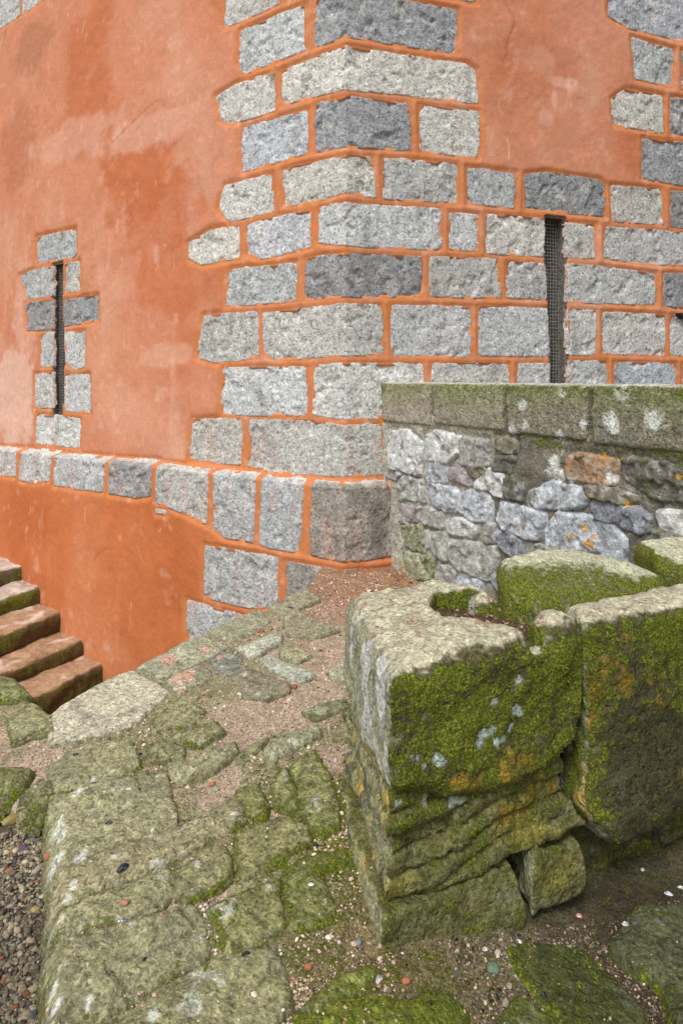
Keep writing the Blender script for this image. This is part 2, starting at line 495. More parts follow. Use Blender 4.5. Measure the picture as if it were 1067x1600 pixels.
def stone_hf(tone, seed, proud=0.0, rough=1.0):
    base = TONE[tone] * (1 + 0.11 * math.sin(seed * 12.9)) * (1 + .03 * np.array([math.sin(seed * 7.7), 0, -math.sin(seed * 7.7)]))
    def hf(a, b, d):
        P = np.stack([a, b, a * 0 + seed * 1.7], 1)
        n = base_n(a, b) + 0.003 + proud + 0.008 * rough * fbm(P, 4, 2, seed) + 0.0055 * rough * fbm(P, 15, 3, seed + 5)
        n -= 0.012 * rough * sst(.12, .3, fbm(P, 7, 3, seed + 8))
        n -= 0.026 * (1 - sst(-0.007, 0.006, d))
        C = base[None, :] * (1 + 0.20 * fbm(P, 3.0, 4, seed + 9) + 0.12 * fbm(P, 20, 3, seed + 4))[:, None]
        C = mixc(C, col(118, 114, 104), .5 * sst(.18, .5, fbm(P * np.array([1, .45, 1]), 5, 4, seed + 31)))
        C = mixc(C, col(196, 192, 182), .45 * sst(.15, .45, fbm(P, 6, 4, seed + 37)))
        t = (1 - sst(0.0, 0.022, d)) * np.clip(0.45 + 0.9 * fbm(P, 9, 2, seed + 3), 0, 1) * 0.75
        st = sst(0.15, 0.5, fbm(P * np.array([1, .12, 1]), 16, 2, 77)) * 0.28 * sst(-0.2, -0.6, b)   # pink wash runs
        C = mixc(C, ORANGE * np.array([.75, .97, 1.1]), t); C = mixc(C, col(205, 150, 130), st)
        C = mixc(C, col(206, 198, 188), sst(-.035, -.012, b - np.interp(a, LED[:, 0], LED[:, 1])) * sst(.03, 0, b - np.interp(a, LED[:, 0], LED[:, 1])) * .7)  # pale band along the ledge, a painted highlight for its lit top
        if tone == 'p':
            C = mixc(C, col(90, 92, 78), 0.55 * sst(0.0, 0.4, fbm(P * np.array([1, .2, 1]), 9, 3, 41)))
        return n, C, np.zeros_like(a)
    return hf


wall_polys = []
blocks = []
for k, (t, tone, pts) in enumerate(upper):
    blocks.append((wall_unproj(px(t, pts), 0.01), tone, 0.002))
for k, (t, tone, pts) in enumerate(lower):
    blocks.append((wall_unproj(px(t, pts), PL), tone, 0.006))
stone_objs = []
for k, (P, tone, proud) in enumerate(blocks):
    wall_polys.append(P)
    rg = 1.35 if tone == 'd' else 1.0
    V, F, C, M = patch(P, wall_map, stone_hf(tone, k + 1, proud, rg), res=0.0105, warp=0.0065, wfreq=12, seed=k, cornr=0.05, grow=0.007)
    stone_objs.append((V, F, C, M, tone, k))

# wall sheet: render and mortar, slightly lipped over the stones, with slit openings pushed in
gs = np.concatenate([np.arange(-9, -5.2, 0.08), np.arange(-5.2, 3.9, 0.0155), np.arange(3.9, 9, 0.08)])
gz = np.concatenate([np.arange(-3.6, 4.4, 0.0155), np.arange(4.4, 8, 0.1)])
SA, ZA = np.meshgrid(gs, gz, indexing='ij'); sa, za = SA.ravel(), ZA.ravel()
dst = np.full(len(sa), 0.2)
for P in wall_polys:
    lo, hi = P.min(0) - 0.12, P.max(0) + 0.12
    m = (sa > lo[0]) & (sa < hi[0]) & (za > lo[1]) & (za < hi[1])
    dst[m] = np.minimum(dst[m], -inpoly_dist(P, sa[m], za[m]))
P3 = np.stack([sa, za, sa * 0], 1)
nw = base_n(sa, za) + 0.002 + 0.014 * sst(0.004, 0.04, dst) + 0.009 * fbm(P3, 2.2, 3, 3) * sst(0, .1, dst) + 0.003 * fbm(P3, 16, 3, 4)
nw += 0.0045 * np.clip(ridged(P3 + 0.2 * fbm(P3, 1.5, 2, 8)[:, None], 1.6, 3, 12) - 0.45, 0, 1) * sst(0.03, .15, dst)
nw -= 0.05 * (dst < -0.022)
hole = np.zeros(len(sa), bool)
for S in (SLR, SLL):
    lo, hi = S.min(0) - .05, S.max(0) + .05
    m = (sa > lo[0]) & (sa < hi[0]) & (za > lo[1]) & (za < hi[1])
    hole[m] |= inpoly_dist(S, sa[m], za[m]) > -0.010
nw[hole] = -0.6
# colour of the render: faded pink above, deep orange below and along the quoins, with worn and stained patches
Cw = np.tile(col(209, 128, 94), (len(sa), 1))
cl = fbm(P3, 0.75, 4, 21); st = fbm(P3 * np.array([1, 0.16, 1]), 3.2, 4, 22)
Cw = mixc(Cw, col(196, 105, 63), np.clip(sst(0.05, 0.35, cl) * 0.8, 0, 1))
Cw = mixc(Cw, col(222, 158, 128), np.clip(sst(0.05, 0.45, -cl) * 0.55, 0, 1))
Cw = mixc(Cw, col(224, 166, 140), np.clip(sst(0.1, 0.5, st) * 0.42, 0, 1) * sst(3.0, 1.0, np.abs(za)))
blobs = [  # centre (picture), radii, colour, strength
 (215, 270, 60, 80, (196, 104, 62), .75), (250, 330, 60, 70, (194, 100, 58), .6), (50, 70, 26, 40, (176, 108, 76), .6), (30, 230, 30, 60, (188, 110, 78), .6),
 (90, 480, 60, 90, (196, 104, 62), .55), (270, 430, 60, 60, (196, 103, 60), .6), (240, 200, 90, 26, (224, 158, 130), .6), (120, 215, 80, 30, (226, 160, 134), .5),
 (20, 620, 40, 80, (230, 176, 152), .7), (40, 500, 18, 80, (226, 160, 134), .5), (265, 555, 45, 18, (226, 160, 130), .55), (210, 650, 70, 40, (222, 150, 118), .5), (160, 560, 50, 60, (216, 138, 102), .5),
 (840, 110, 70, 60, (196, 112, 78), .5), (848, 95, 22, 22, (220, 152, 122), .4), (880, 130, 24, 10, (228, 170, 142), .5), (866, 155, 6, 22, (228, 170, 142), .5), (855, 185, 12, 14, (224, 160, 130), .6),
 (790, 150, 30, 40, (200, 118, 84), .4), (905, 60, 40, 40, (212, 130, 100), .5), (330, 180, 60, 60, (206, 128, 98), .4), (10, 860, 14, 8, (232, 200, 180), .8)]
for bx, by, rx, ry, c, k in blobs:
    q = wall_unproj([(bx, by), (bx + rx, by), (bx, by + ry)], 0.02 if by < 700 else PL)
    rs, rz = abs(q[1, 0] - q[0, 0]) + 1e-3, abs(q[2, 1] - q[0, 1]) + 1e-3
    m = (np.abs(sa - q[0, 0]) < 2.2 * rs) & (np.abs(za - q[0, 1]) < 2.2 * rz)
    e = np.sqrt(((sa[m] - q[0, 0]) / rs) ** 2 + ((za[m] - q[0, 1]) / rz) ** 2) + 0.55 * fbm(P3[m], 4, 4, 30) * 1.6
    Cw[m] = mixc(Cw[m], col(*c), k * sst(1.25, 0.75, e))
zt_ = np.interp(sa, LED[:, 0], LED[:, 1])
low = sst(0.02, -0.04, za - zt_)
Cl = np.tile(col(200, 107, 62), (len(sa), 1))
Cl = mixc(Cl, col(212, 126, 84), np.clip(sst(0.0, 0.4, cl) * .7 + .5 * sst(.1, .5, st), 0, 1))
Cl = mixc(Cl, col(186, 94, 50), sst(0.05, 0.4, -cl) * .7)
Cw = mixc(Cw, Cl, low)
near = sst(0.07, 0.02, dst)
Cw = mixc(Cw, col(206, 118, 68), near * (.55 + .45 * sst(-.3, .3, fbm(P3, 3, 3, 91))))
Cw = mixc(Cw, col(222, 156, 120), near * .5 * sst(.1, .4, fbm(P3, 11, 3, 92)))
efl = sst(0.25, 0.6, fbm(P3, 5, 5, 50)) * 0.35 * (1 - near)
Cw = mixc(Cw, col(232, 178, 152), efl)
MUL = np.array([.82, .985, 1.07])
Cw = Cw * MUL * (1 + .12 * fbm(P3, 7, 4, 55) + .05 * fbm(P3 * np.array([1, .3, 1]), 40, 2, 56))[:, None]
smr = sst(.22, .5, fbm(P3 * np.array([1, .35, 1]) + .3 * fbm(P3, 2, 2, 81)[:, None], 13, 4, 82)) * sst(-.1, .3, fbm(P3, 1.3, 2, 83)) * sst(.05, .12, dst)
Cw = mixc(Cw, col(226, 166, 138), smr * .42)
scr = sst(.93, .985, ridged(P3 * np.array([1, .12, 1]) + .05 * fbm(P3, 3, 2, 84)[:, None], 5, 1, 85)) * sst(.25, .45, fbm(P3, 3.3, 3, 86)) * sst(.05, .12, dst)
Cw = mixc(Cw, col(232, 182, 156), scr * .5)
crk = sst(.965, .99, ridged(P3 + .25 * fbm(P3, 2, 2, 57)[:, None], .8, 1, 58)) * sst(.1, .35, fbm(P3, .9, 2, 59)) * sst(.05, .1, dst)
nw -= .004 * crk; Cw = Cw * (1 - .25 * crk)[:, None]
idx = np.arange(len(sa)).reshape(SA.shape)
F = np.stack([idx[:-1, :-1].ravel(), idx[1:, :-1].ravel(), idx[1:, 1:].ravel(), idx[:-1, 1:].ravel()], 1)
wall = add("render_wall", mesh_np("render_wall", wall_map(sa, za, nw), F, M_render, Cw), tower)
for V, F, C, M, tone, k in stone_objs:
    o = add("granite_block", mesh_np("granite_block", V, F, M_granite, C, M), tower)
    if tone == 'd': o["label"] = "darker rough granite block"


def slit(S, depth, name):
    S = chaikin(S, 0.08)
    ring = []
    c = S.mean(0)
    prof = [(0.022, -0.012), (0.0, -0.010), (-0.001, -depth * .5), (0.001, -depth), (0.0, -0.55)]
    # outward offset along horizontal mostly
    L = len(S); nrm = np.zeros_like(S)
    for i in range(L):
        t = S[(i + 1) % L] - S[i - 1]; n = np.array([t[1], -t[0]]); n /= np.linalg.norm(n) + 1e-9
        nrm[i] = n
    ar = 0.5 * sum(S[i - 1][0] * S[i][1] - S[i][0] * S[i - 1][1] for i in range(L))
    if ar < 0: nrm = -nrm
    Vs = []
    for off, n in prof:
        q = S + nrm * off
        Vs.append(wall_map(q[:, 0], q[:, 1], np.full(L, n)))
    V = np.concatenate(Vs); F = []
    for r in range(len(prof) - 1):
        for i in range(L):
            j = (i + 1) % L
            F.append((r * L + i, r * L + j, (r + 1) * L + j, (r + 1) * L + i))
    cc = np.tile(col(112, 108, 100), (len(V), 1))  # jambs coloured darker to stand in for shade in the recess
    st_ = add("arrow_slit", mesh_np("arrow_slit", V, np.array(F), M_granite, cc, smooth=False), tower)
    # closed back, coloured dark for the unlit interior
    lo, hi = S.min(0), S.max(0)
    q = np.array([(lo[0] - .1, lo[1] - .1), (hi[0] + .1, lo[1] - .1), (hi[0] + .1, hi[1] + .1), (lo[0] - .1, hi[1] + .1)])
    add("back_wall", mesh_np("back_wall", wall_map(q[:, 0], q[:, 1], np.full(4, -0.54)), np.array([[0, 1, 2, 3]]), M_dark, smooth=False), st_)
    # wire grille
    Vg, Fg = [], []
    def bar(p0, p1, w):
        p0, p1 = np.array(p0), np.array(p1); t = p1 - p0; t = t / np.linalg.norm(t); s = np.array([t[1], -t[0]]) * w
        q = np.array([p0 - s, p0 + s, p1 + s, p1 - s])
        b0 = sum(len(v) for v in Vg)
        Vg.append(np.concatenate([wall_map(q[:, 0], q[:, 1], np.full(4, -depth + w)), wall_map(q[:, 0], q[:, 1], np.full(4, -depth - w))]))
        for f in ((0, 1, 2, 3), (7, 6, 5, 4), (0, 4, 5, 1), (1, 5, 6, 2), (2, 6, 7, 3), (3, 7, 4, 0)): Fg.append([b0 + x for x in f])
    sp = 0.029
    for s in np.arange(lo[0] - .09, hi[0] + .09, sp):
        zz = np.linspace(lo[1], hi[1], 12)
        for a, b in zip(zz[:-1], zz[1:]):
            bar((s + .002 * math.sin(a * 9), a), (s + .002 * math.sin(b * 9), b + .001), 0.0017)
    for z in np.arange(lo[1], hi[1], sp):
        bar((lo[0] - .1, z), (hi[0] + .1, z + .003 * math.sin(z * 21)), 0.0016)
    add("wire_grille", mesh_np("wire_grille", np.concatenate(Vg), np.array(Fg), M_wire, smooth=False), st_)


slit(SLR, 0.10, "right")
slit(SLL, 0.065, "left")

# small iron hook fixed in the wall at the right
hp = wall_unproj(px('T4', [(1050, 478), (1100, 480), (1100, 506), (1064, 500)]), 0.05)
Vh = np.concatenate([wall_map(hp[:, 0], hp[:, 1], np.full(4, .06)), wall_map(hp[:, 0], hp[:, 1], np.full(4, -.02))])
add("iron_hook", mesh_np("iron_hook", Vh, np.array([(0, 1, 2, 3), (7, 6, 5, 4), (0, 4, 5, 1), (1, 5, 6, 2), (2, 6, 7, 3), (3, 7, 4, 0)]), M_iron, smooth=False), tower)

# ------------------------------------------------------------------ GROUND LEVELS
def zg(x, y):
    return -1.734 + 0.067 * y - 0.2 * sst(0.0, 0.95, x) * sst(3.6, 2.7, y) + 0.02 * sst(4.2, 5.0, y)


def gun(pts, dz=0.0):
    out = []
    for x, y in pts:
        Yd = 2.0
        for _ in range(40):
            X = (x - CX) / FPX * Yd
            Yd = 0.5 * Yd + 0.5 * (-(float(zg(np.array(X), np.array(Yd))) + dz) * FPX / max(y - HY, 60))
        out.append(((x - CX) / FPX * Yd, Yd))
    return np.array(out)


plat = gun([(72, 1640), (76, 1560), (79, 1480), (82, 1400), (86, 1330), (88, 1262), (60, 1256), (30, 1262), (0, 1244), (-200, 1230), (-300, 1090), (-120, 1060), (0, 1059), (34, 1064),
            (54, 1088), (80, 1110), (90, 1101), (150, 1068), (204, 1045), (256, 1016), (309, 991), (350, 971), (390, 955), (414, 947), (440, 934), (476, 917)])
plat = np.concatenate([plat, [(-0.12, 5.3), (2.5, 5.6), (2.5, 0.6), (-0.70, 0.6)]])

gx = np.arange(-3.6, 2.4, 0.0125); gy = np.arange(0.9, 5.6, 0.0125)
XA, YA = np.meshgrid(gx, gy, indexing='ij'); xa, ya = XA.ravel(), YA.ravel()
P3 = np.stack([xa, ya, xa * 0], 1)
dpl = inpoly_dist(plat, xa + .02 * fbm(P3, 6, 3, 2), ya + .02 * fbm(P3, 6, 3, 5))
SAND = gun([(455, 1090), (385, 1118), (300, 1162), (255, 1178), (350, 1232), (330, 1205), (520, 1182), (500, 1000), (545, 1010), (520, 950), (270, 1432), (440, 1272), (560, 1470), (60, 1190), (40, 1140), (480, 1055), (365, 1345), (340, 1380)])
SR = [.22, .16, .09, .06, .10, .08, .09, .30, .30, .40, .06, .07, .06, .14, .14, .2, .035, .05]
sand = np.zeros(len(xa)); ws = .7 * fbm(P3, 5, 4, 34)
for (qx, qy), r_ in zip(SAND, SR): sand = np.maximum(sand, sst(1.15, .75, np.hypot(xa - qx, (ya - qy) * .7) / r_ + ws))
rockb = (1 - sand)
RB = np.stack([xa * .55 + ya * .83, (ya * .55 - xa * .83) * 0.3, xa * 0], 1)
zb = zg(xa, ya) - 0.012 * sand - .003 + 0.010 * fbm(P3, 4, 3, 31) + 0.005 * fbm(P3, 22, 3, 32) + rockb * (.010 * ridged(RB, 6, 3, 35) - .006)
zb -= 1.6 * sst(0.012, -0.05, dpl) + 0.03 * sst(0.06, 0.0, dpl)
xr = (xa / ya * FPX + CX)
soil_shade_t = sst(0.1, 0.9, xa + 0.25 * fbm(P3, 2, 2, 44)) * sst(2.9, 2.3, ya)         # dark damp earth on the right, with shade also painted in
Cb = np.tile(col(166, 148, 126), (len(xa), 1))
Cb = mixc(Cb, col(132, 130, 96) * np.array([1, 1, 1]), rockb * .85)
Cb = Cb * (1 + .25 * fbm(RB, 9, 4, 36) * rockb)[:, None]
Cb = mixc(Cb, col(150, 128, 98), sst(0, .5, fbm(P3, 2.6, 3, 45)) * .4)
Cb = mixc(Cb, col(200, 170, 152), sst(.1, .5, fbm(P3, 6, 3, 48)) * .5 * sand)
red = sst(3.9, 4.5, ya + .3 * fbm(P3, 3, 2, 46)) * sst(-.5, -.2, xa)
Cb = mixc(Cb, col(150, 104, 78), red * .75)
Cb = mixc(Cb, col(52, 42, 30), soil_shade_t * .92)
yellow = sst(2.3, 2.0, ya + .3 * fbm(P3, 3, 2, 47)) * sst(-.25, -.1, xa) * (1 - soil_shade_t)
Cb = mixc(Cb, col(100, 90, 50), yellow * .75)
mb = .16 * rockb * sst(3.9, 3.0, ya) + 0.26 * sst(4.2, 2.6, ya) + 0.16 * (1 - np.abs(fbm(P3, 1.2, 2, 49))) * sst(3.6, 2.6, ya) - 0.12 + .24 * soil_shade_t - .38 * soil_shade_t * sst(.50, .25, np.abs((xa - .135) * (-.423) + (ya - 1.955) * .906 + .12) ) 
mb += 0.4 * sst(0.25, 0.0, np.hypot((xa - .03) / 1.0, (ya - 2.45) / 1.3) - .05)
bed = add("paving_bed", mesh_np("paving_bed", np.stack([xa, ya, zb], 1),
          (lambda I: np.stack([I[:-1, :-1].ravel(), I[1:, :-1].ravel(), I[1:, 1:].ravel(), I[:-1, 1:].ravel()], 1))(np.arange(len(xa)).reshape(XA.shape)),
          M_soil, Cb, mb), kind="structure")
bed["label"] = "sandy bed with moss and grit between the old paving slabs"

# flagstones: tile, polygon, colour, moss, thickness, roughness
FL = [
 ('T0', [(86, 1100), (150, 1066), (204, 1045), (266, 1080), (203, 1139), (86, 1163)], (190, 188, 172), .04, .022, .35, "large smooth pale grey slab at the point of the platform edge"),
 ('TA', [(70, 432), (340, 293), (475, 345), (400, 395), (200, 488)], (160, 162, 142), .22, .018, .8, None),
 ('TA', [(205, 496), (340, 425), (405, 450), (400, 480), (270, 545)], (158, 158, 140), .22, .016, .8, None),
 ('TA', [(380, 287), (600, 185), (650, 240), (600, 285), (480, 330)], (158, 158, 138), .2, .02, .9, None),
 ('TA', [(495, 355), (690, 285), (695, 325), (570, 395)], (182, 186, 174), .06, .024, .7, "pale lichened slab"),
 ('TA', [(636, 172), (790, 95), (860, 150), (760, 190), (830, 235), (940, 275), (870, 300), (720, 300), (700, 240)], (152, 148, 128), .18, .018, .9, None),
 ('TA', [(385, 395), (450, 365), (530, 390), (500, 470), (440, 470)], (130, 136, 128), .15, .014, .9, "small bluish grey slab"),
 ('TA', [(470, 470), (540, 430), (730, 500), (720, 540), (640, 570), (540, 550)], (138, 134, 118), .2, .016, .9, None),
 ('TA', [(600, 400), (650, 385), (835, 465), (775, 500), (640, 440)], (172, 178, 168), .1, .018, .8, None),
 ('TA', [(690, 340), (740, 330), (820, 380), (760, 410), (690, 390)], (160, 158, 132), .25, .012, 1, None),
 ('TA', [(780, 615), (960, 560), (975, 600), (830, 650)], (140, 142, 118), .3, .02, 1.2, None),
 ('TA', [(160, 650), (270, 560), (385, 610), (330, 680), (180, 705)], (142, 142, 112), .38, .018, 1.3, None),
 ('TA', [(230, 715), (420, 662), (460, 700), (340, 765), (230, 745)], (144, 144, 112), .38, .022, 1.5, None),
 ('TA', [(130, 775), (200, 725), (290, 770), (290, 830), (150, 830)], (140, 140, 110), .36, .016, 1.5, None),
 ('TA', [(215, 845), (290, 820), (505, 758), (522, 800), (300, 920), (230, 890)], (150, 150, 122), .3, .04, 1.6, "raised narrow slab"),
 ('TA', [(610, 780), (690, 720), (845, 688), (860, 722), (640, 850)], (152, 154, 130), .22, .05, 1.5, "raised oblong slab"),
 ('TA', [(540, 785), (670, 712), (640, 745), (590, 800)], (140, 142, 110), .35, .02, 1.2, None),
 ('TA', [(890, 440), (960, 430), (968, 488), (900, 482)], (170, 170, 150), .2, .016, 1, None),
 ('T0', [(86, 1197), (140, 1160), (205, 1157), (223, 1190), (220, 1202), (140, 1228), (84, 1247)], (150, 150, 120), .3, .022, 1.2, None),
 ('TD', [(298, 345), (440, 300), (720, 225), (930, 205), (975, 370), (985, 505), (860, 555), (560, 640), (400, 730), (300, 800), (290, 600)], (148, 148, 120), .28, .024, 1.3, "broad roughly square slab"),
 ('T0', [(84, 1400), (100, 1374), (150, 1342), (260, 1300), (300, 1288), (380, 1268), (390, 1286), (330, 1318), (275, 1345), (200, 1378), (110, 1418), (82, 1430)], (150, 146, 118), .3, .04, 1.6, "long ridged slab"),
 ('T0', [(82, 1440), (140, 1400), (197, 1382), (267, 1352), (272, 1397), (247, 1428), (180, 1442), (80, 1468)], (142, 142, 112), .34, .018, 1.3, None),
 ('T0', [(76, 1478), (180, 1450), (300, 1416), (316, 1430), (330, 1480), (320, 1508), (240, 1543), (190, 1580), (150, 1600), (140, 1660), (72, 1660)], (140, 140, 112), .3, .024, 1.5, "large front slab"),
 ('T0', [(195, 1585), (240, 1550), (335, 1500), (360, 1495), (430, 1481), (440, 1500), (456, 1575), (420, 1605), (400, 1660), (160, 1660)], (134, 134, 104), .34, .028, 1.2, "large corner slab"),
 ('TE', [(330, 490), (560, 410), (680, 450), (715, 520), (520, 650), (370, 690), (330, 600)], (136, 136, 100), .42, .03, 1.4, None),
 ('TE', [(50, 630), (150, 560), (270, 520), (320, 600), (330, 700), (150, 800), (40, 785)], (136, 136, 104), .4, .026, 1.3, None),
 ('TE', [(190, 870), (420, 750), (545, 700), (560, 830), (575, 930), (520, 1020), (280, 1100), (240, 960)], (134, 136, 96), .47, .032, 1.4, "mossy slab"),
 ('TE', [(575, 670), (700, 590), (930, 555), (945, 590), (760, 690), (790, 740), (850, 860), (800, 920), (600, 960), (580, 800)], (126, 130, 84), .56, .036, 1.4, "moss covered slab"),
 ('TE', [(510, 240), (590, 150), (640, 260), (650, 350), (620, 370), (530, 345)], (138, 140, 100), .45, .018, 1.2, None),
 ('TE', [(600, 150), (720, 60), (800, 205), (850, 330), (830, 480), (720, 490), (650, 370), (650, 260)], (136, 140, 96), .47, .02, 1.2, None),
 ('TE', [(350, 260), (450, 230), (500, 330), (490, 400), (420, 410), (340, 330)], (132, 136, 92), .46, .022, 1.3, None),
 ('TE', [(160, 400), (330, 290), (390, 350), (385, 400), (160, 440)], (138, 138, 106), .38, .02, 1.3, None),
 ('T0', [(640, 1568), (680, 1548), (705, 1547), (728, 1580), (732, 1660), (470, 1660), (460, 1605), (520, 1562), (575, 1560)], (112, 122, 50), .64, .03, 1.2, "bright green moss covered stone"),
 ('T0', [(455, 1592), (520, 1532), (575, 1508), (596, 1520), (556, 1556), (500, 1600)], (120, 126, 70), .52, .024, 1.2, None),
 ('T0', [(775, 1592), (805, 1559), (826, 1569), (868, 1600), (880, 1660), (765, 1660)], (104, 112, 56), .52, .03, 1.2, None),
 ('TG', [(50, 1130), (150, 1090), (500, 1150), (720, 1350), (860, 1480), (850, 1750), (450, 1750), (250, 1420), (130, 1270)], (74, 80, 46), .54, .035, 1.5, "dark mossy slab"),
 ('TG', [(620, 1130), (780, 900), (1300, 880), (1400, 1700), (1000, 1700), (950, 1400), (760, 1270), (690, 1210)], (84, 88, 66), .44, .06, 2.0, "big dark rough boulder top"),
 ('T9', [(-200, 830), (0, 835), (140, 850), (215, 945), (100, 1000), (-200, 1010)], (140, 144, 104), .46, .05, 1.4, "mossy rounded stone"),
 ('T9', [(40, 1090), (200, 990), (300, 985), (342, 1045), (340, 1180), (200, 1200), (100, 1240)], (150, 150, 118), .36, .02, 1.3, None),
 ('TD', [(-100, 190), (90, 190), (190, 205), (150, 290), (60, 330), (-100, 350)], (122, 124, 88), .46, .05, 1.8, None),
 ('TD', [(120, 350), (215, 245), (315, 262), (310, 340), (220, 392)], (126, 126, 94), .42, .04, 1.8, None),
]


def gmap(a, b, n):
    return np.stack([a, b, n], 1)


def flag_hf(c, moss, th, rg, seed):
    base = col(*c)
    def hf(a, b, d):
        P = np.stack([a, b, a * 0 + seed], 1)
        R = np.stack([a * .55 + b * .83, (b * .55 - a * .83) * 0.28, a * 0 + seed], 1)    # slanted bedding of the schist
        z = zg(a, b) - 0.002 + th * (.45 * sst(0, 0.02, d) + .25 * sst(0, .07, d)) - 0.04 * (1 - sst(-0.012, 0.008, d))
        z += rg * (0.007 * fbm(P, 2.6, 2, seed) + 0.005 * ridged(R, 7, 3, seed + 2) * sst(0, .05, d) + 0.003 * fbm(P, 30, 3, seed + 6))
        q = 5 * fbm(R, 3.5, 4, seed + 21); fq = q - np.floor(q); z += rg * .0032 * (np.floor(q) + sst(.4, .6, fq)) * sst(0, .04, d)
        lay = fbm(P, 4.5, 3, seed + 11)
        z -= rg * 0.008 * sst(0.02, 0.05, lay) * sst(0.0, 0.04, d)     # flaked-off layers
        dp = inpoly_dist(plat, a, b)
        z -= 0.07 * sst(0.05, -0.04, dp) ** 1.5
        C = base[None, :] * np.array([.97, .92, .83]) * .93 * (1 + 0.26 * fbm(P, 5, 4, seed + 9) + 0.12 * fbm(R, 12, 3, seed + 7))[:, None]
        C = mixc(C, base * np.array([1.22, 1.2, 1.02]), sst(.1, .45, fbm(P, 9, 4, seed + 14)) * .55)
        ln = sst(.36, .46, fbm(P, 13, 3, seed + 19) + .25 * fbm(P, 45, 2, seed)) * .75 * (1 if moss < .5 else .2)
        C = mixc(C, col(186, 188, 172) * np.clip(base.mean() / .27, .4, 1), ln)
        C = mixc(C, col(88, 84, 52), (1 - sst(0.0, .018, d)) * .6)
        C = mixc(C, col(112, 108, 92), sst(.15, .45, fbm(P, 7, 4, seed + 27)) * .5)
        M = moss - .04 + 0.26 * fbm(P, 3.5, 4, seed + 15) + 0.22 * (1 - sst(0.0, 0.05, d)) - .1
        return z, C, M
    return hf


paving = root("paving", (0, 3, -1.6), kind="structure")
ground_parts = []; MOSSG = []
pink = gun(px('TA', [(215, 408), (285, 482), (375, 365), (435, 395), (280, 530), (700, 440)]))
WL = gun([(91, 1290), (97, 1305), (88, 1340), (124, 1346), (115, 1390), (106, 1408), (85, 1545), (89, 1570), (124, 1238), (118, 1246), (95, 1440), (146, 1219), (240, 1600), (700, 1080), (140, 1568), (310, 1355)])
WLR = [.020, .014, .024, .020, .013, .010, .010, .014, .014, .008, .009, .009, .012, .01, .010, .012]
for k, (t, pts, c, ms, th, rg, lab) in enumerate(FL):
    P = gun([(x - 9 if x < 112 and y > 1100 and t != 'T9' and not (t == 'TD' and len(pts) < 8) else x, y) for x, y in px(t, pts)])
    near = P[:, 1].mean() < 2.6
    V, F, C, M = patch(P, gmap, flag_hf(c, ms, th, rg, 100 + k), res=0.0075 if near else 0.010, warp=0.010, wfreq=8, seed=200 + k, cornr=0.05, margin=.015, grow=.010)
    for (qx, qy), r in zip(pink, (.055, .06, .03, .02, .015, .015)):
        e = np.hypot(V[:, 0] - qx, (V[:, 1] - qy) * .8) / r + .5 * fbm(V, 14, 3, 5)
        C = mixc(C, col(200, 156, 136), sst(1.1, .7, e) * .75)
    e_ = .45 * fbm(V, 30, 3, 6)
    for (qx, qy), r in zip(WL, WLR):
        C = mixc(C, col(206, 208, 198), sst(1.15, .8, np.hypot(V[:, 0] - qx, (V[:, 1] - qy) * .6) / r + e_) * .7)
    ground_parts.append((V, F))
    MOSSG.append((V, M))
    o = add("flagstone", mesh_np("flagstone", V, F, M_slab, C, M), paving)
    if lab: o["label"] = lab

# lower gravel floor at the left, and the wide ground beyond and below
gx = np.arange(-4.2, -0.4, 0.02); gy = np.arange(0.5, 2.95, 0.02)
XA, YA = np.meshgrid(gx, gy, indexing='ij'); xa, ya = XA.ravel(), YA.ravel(); P3 = np.stack([xa, ya, xa * 0], 1)
def zgrav(x, y):
    P = np.stack([x, y, x * 0], 1)
    return -1.80 + 0.05 * y + 0.02 * fbm(P, 1.6, 2, 61) + .006 * fbm(P, 12, 2, 62)
Cg = np.tile(col(96, 84, 74), (len(xa), 1)); Cg = mixc(Cg, col(78, 60, 56), sst(-.1, .4, fbm(P3, 3, 3, 63)))
I = np.arange(len(xa)).reshape(XA.shape)
gfloor = (np.stack([xa, ya, zgrav(xa, ya)], 1), np.stack([I[:-1, :-1].ravel(), I[1:, :-1].ravel(), I[1:, 1:].ravel(), I[:-1, 1:].ravel()], 1))
add("lower_path", mesh_np("lower_path", *gfloor, M_soil, Cg), kind="structure", label="dark earth of the gravel path below the paving")
V = np.array([(-80, -80, -3.25), (80, -80, -3.25), (80, 80, -3.25), (-80, 80, -3.25)], float)
add("ground", mesh_np("ground", V, np.array([[0, 1, 2, 3]]), M_soil, np.tile(col(120, 105, 88), (4, 1))), kind="structure")

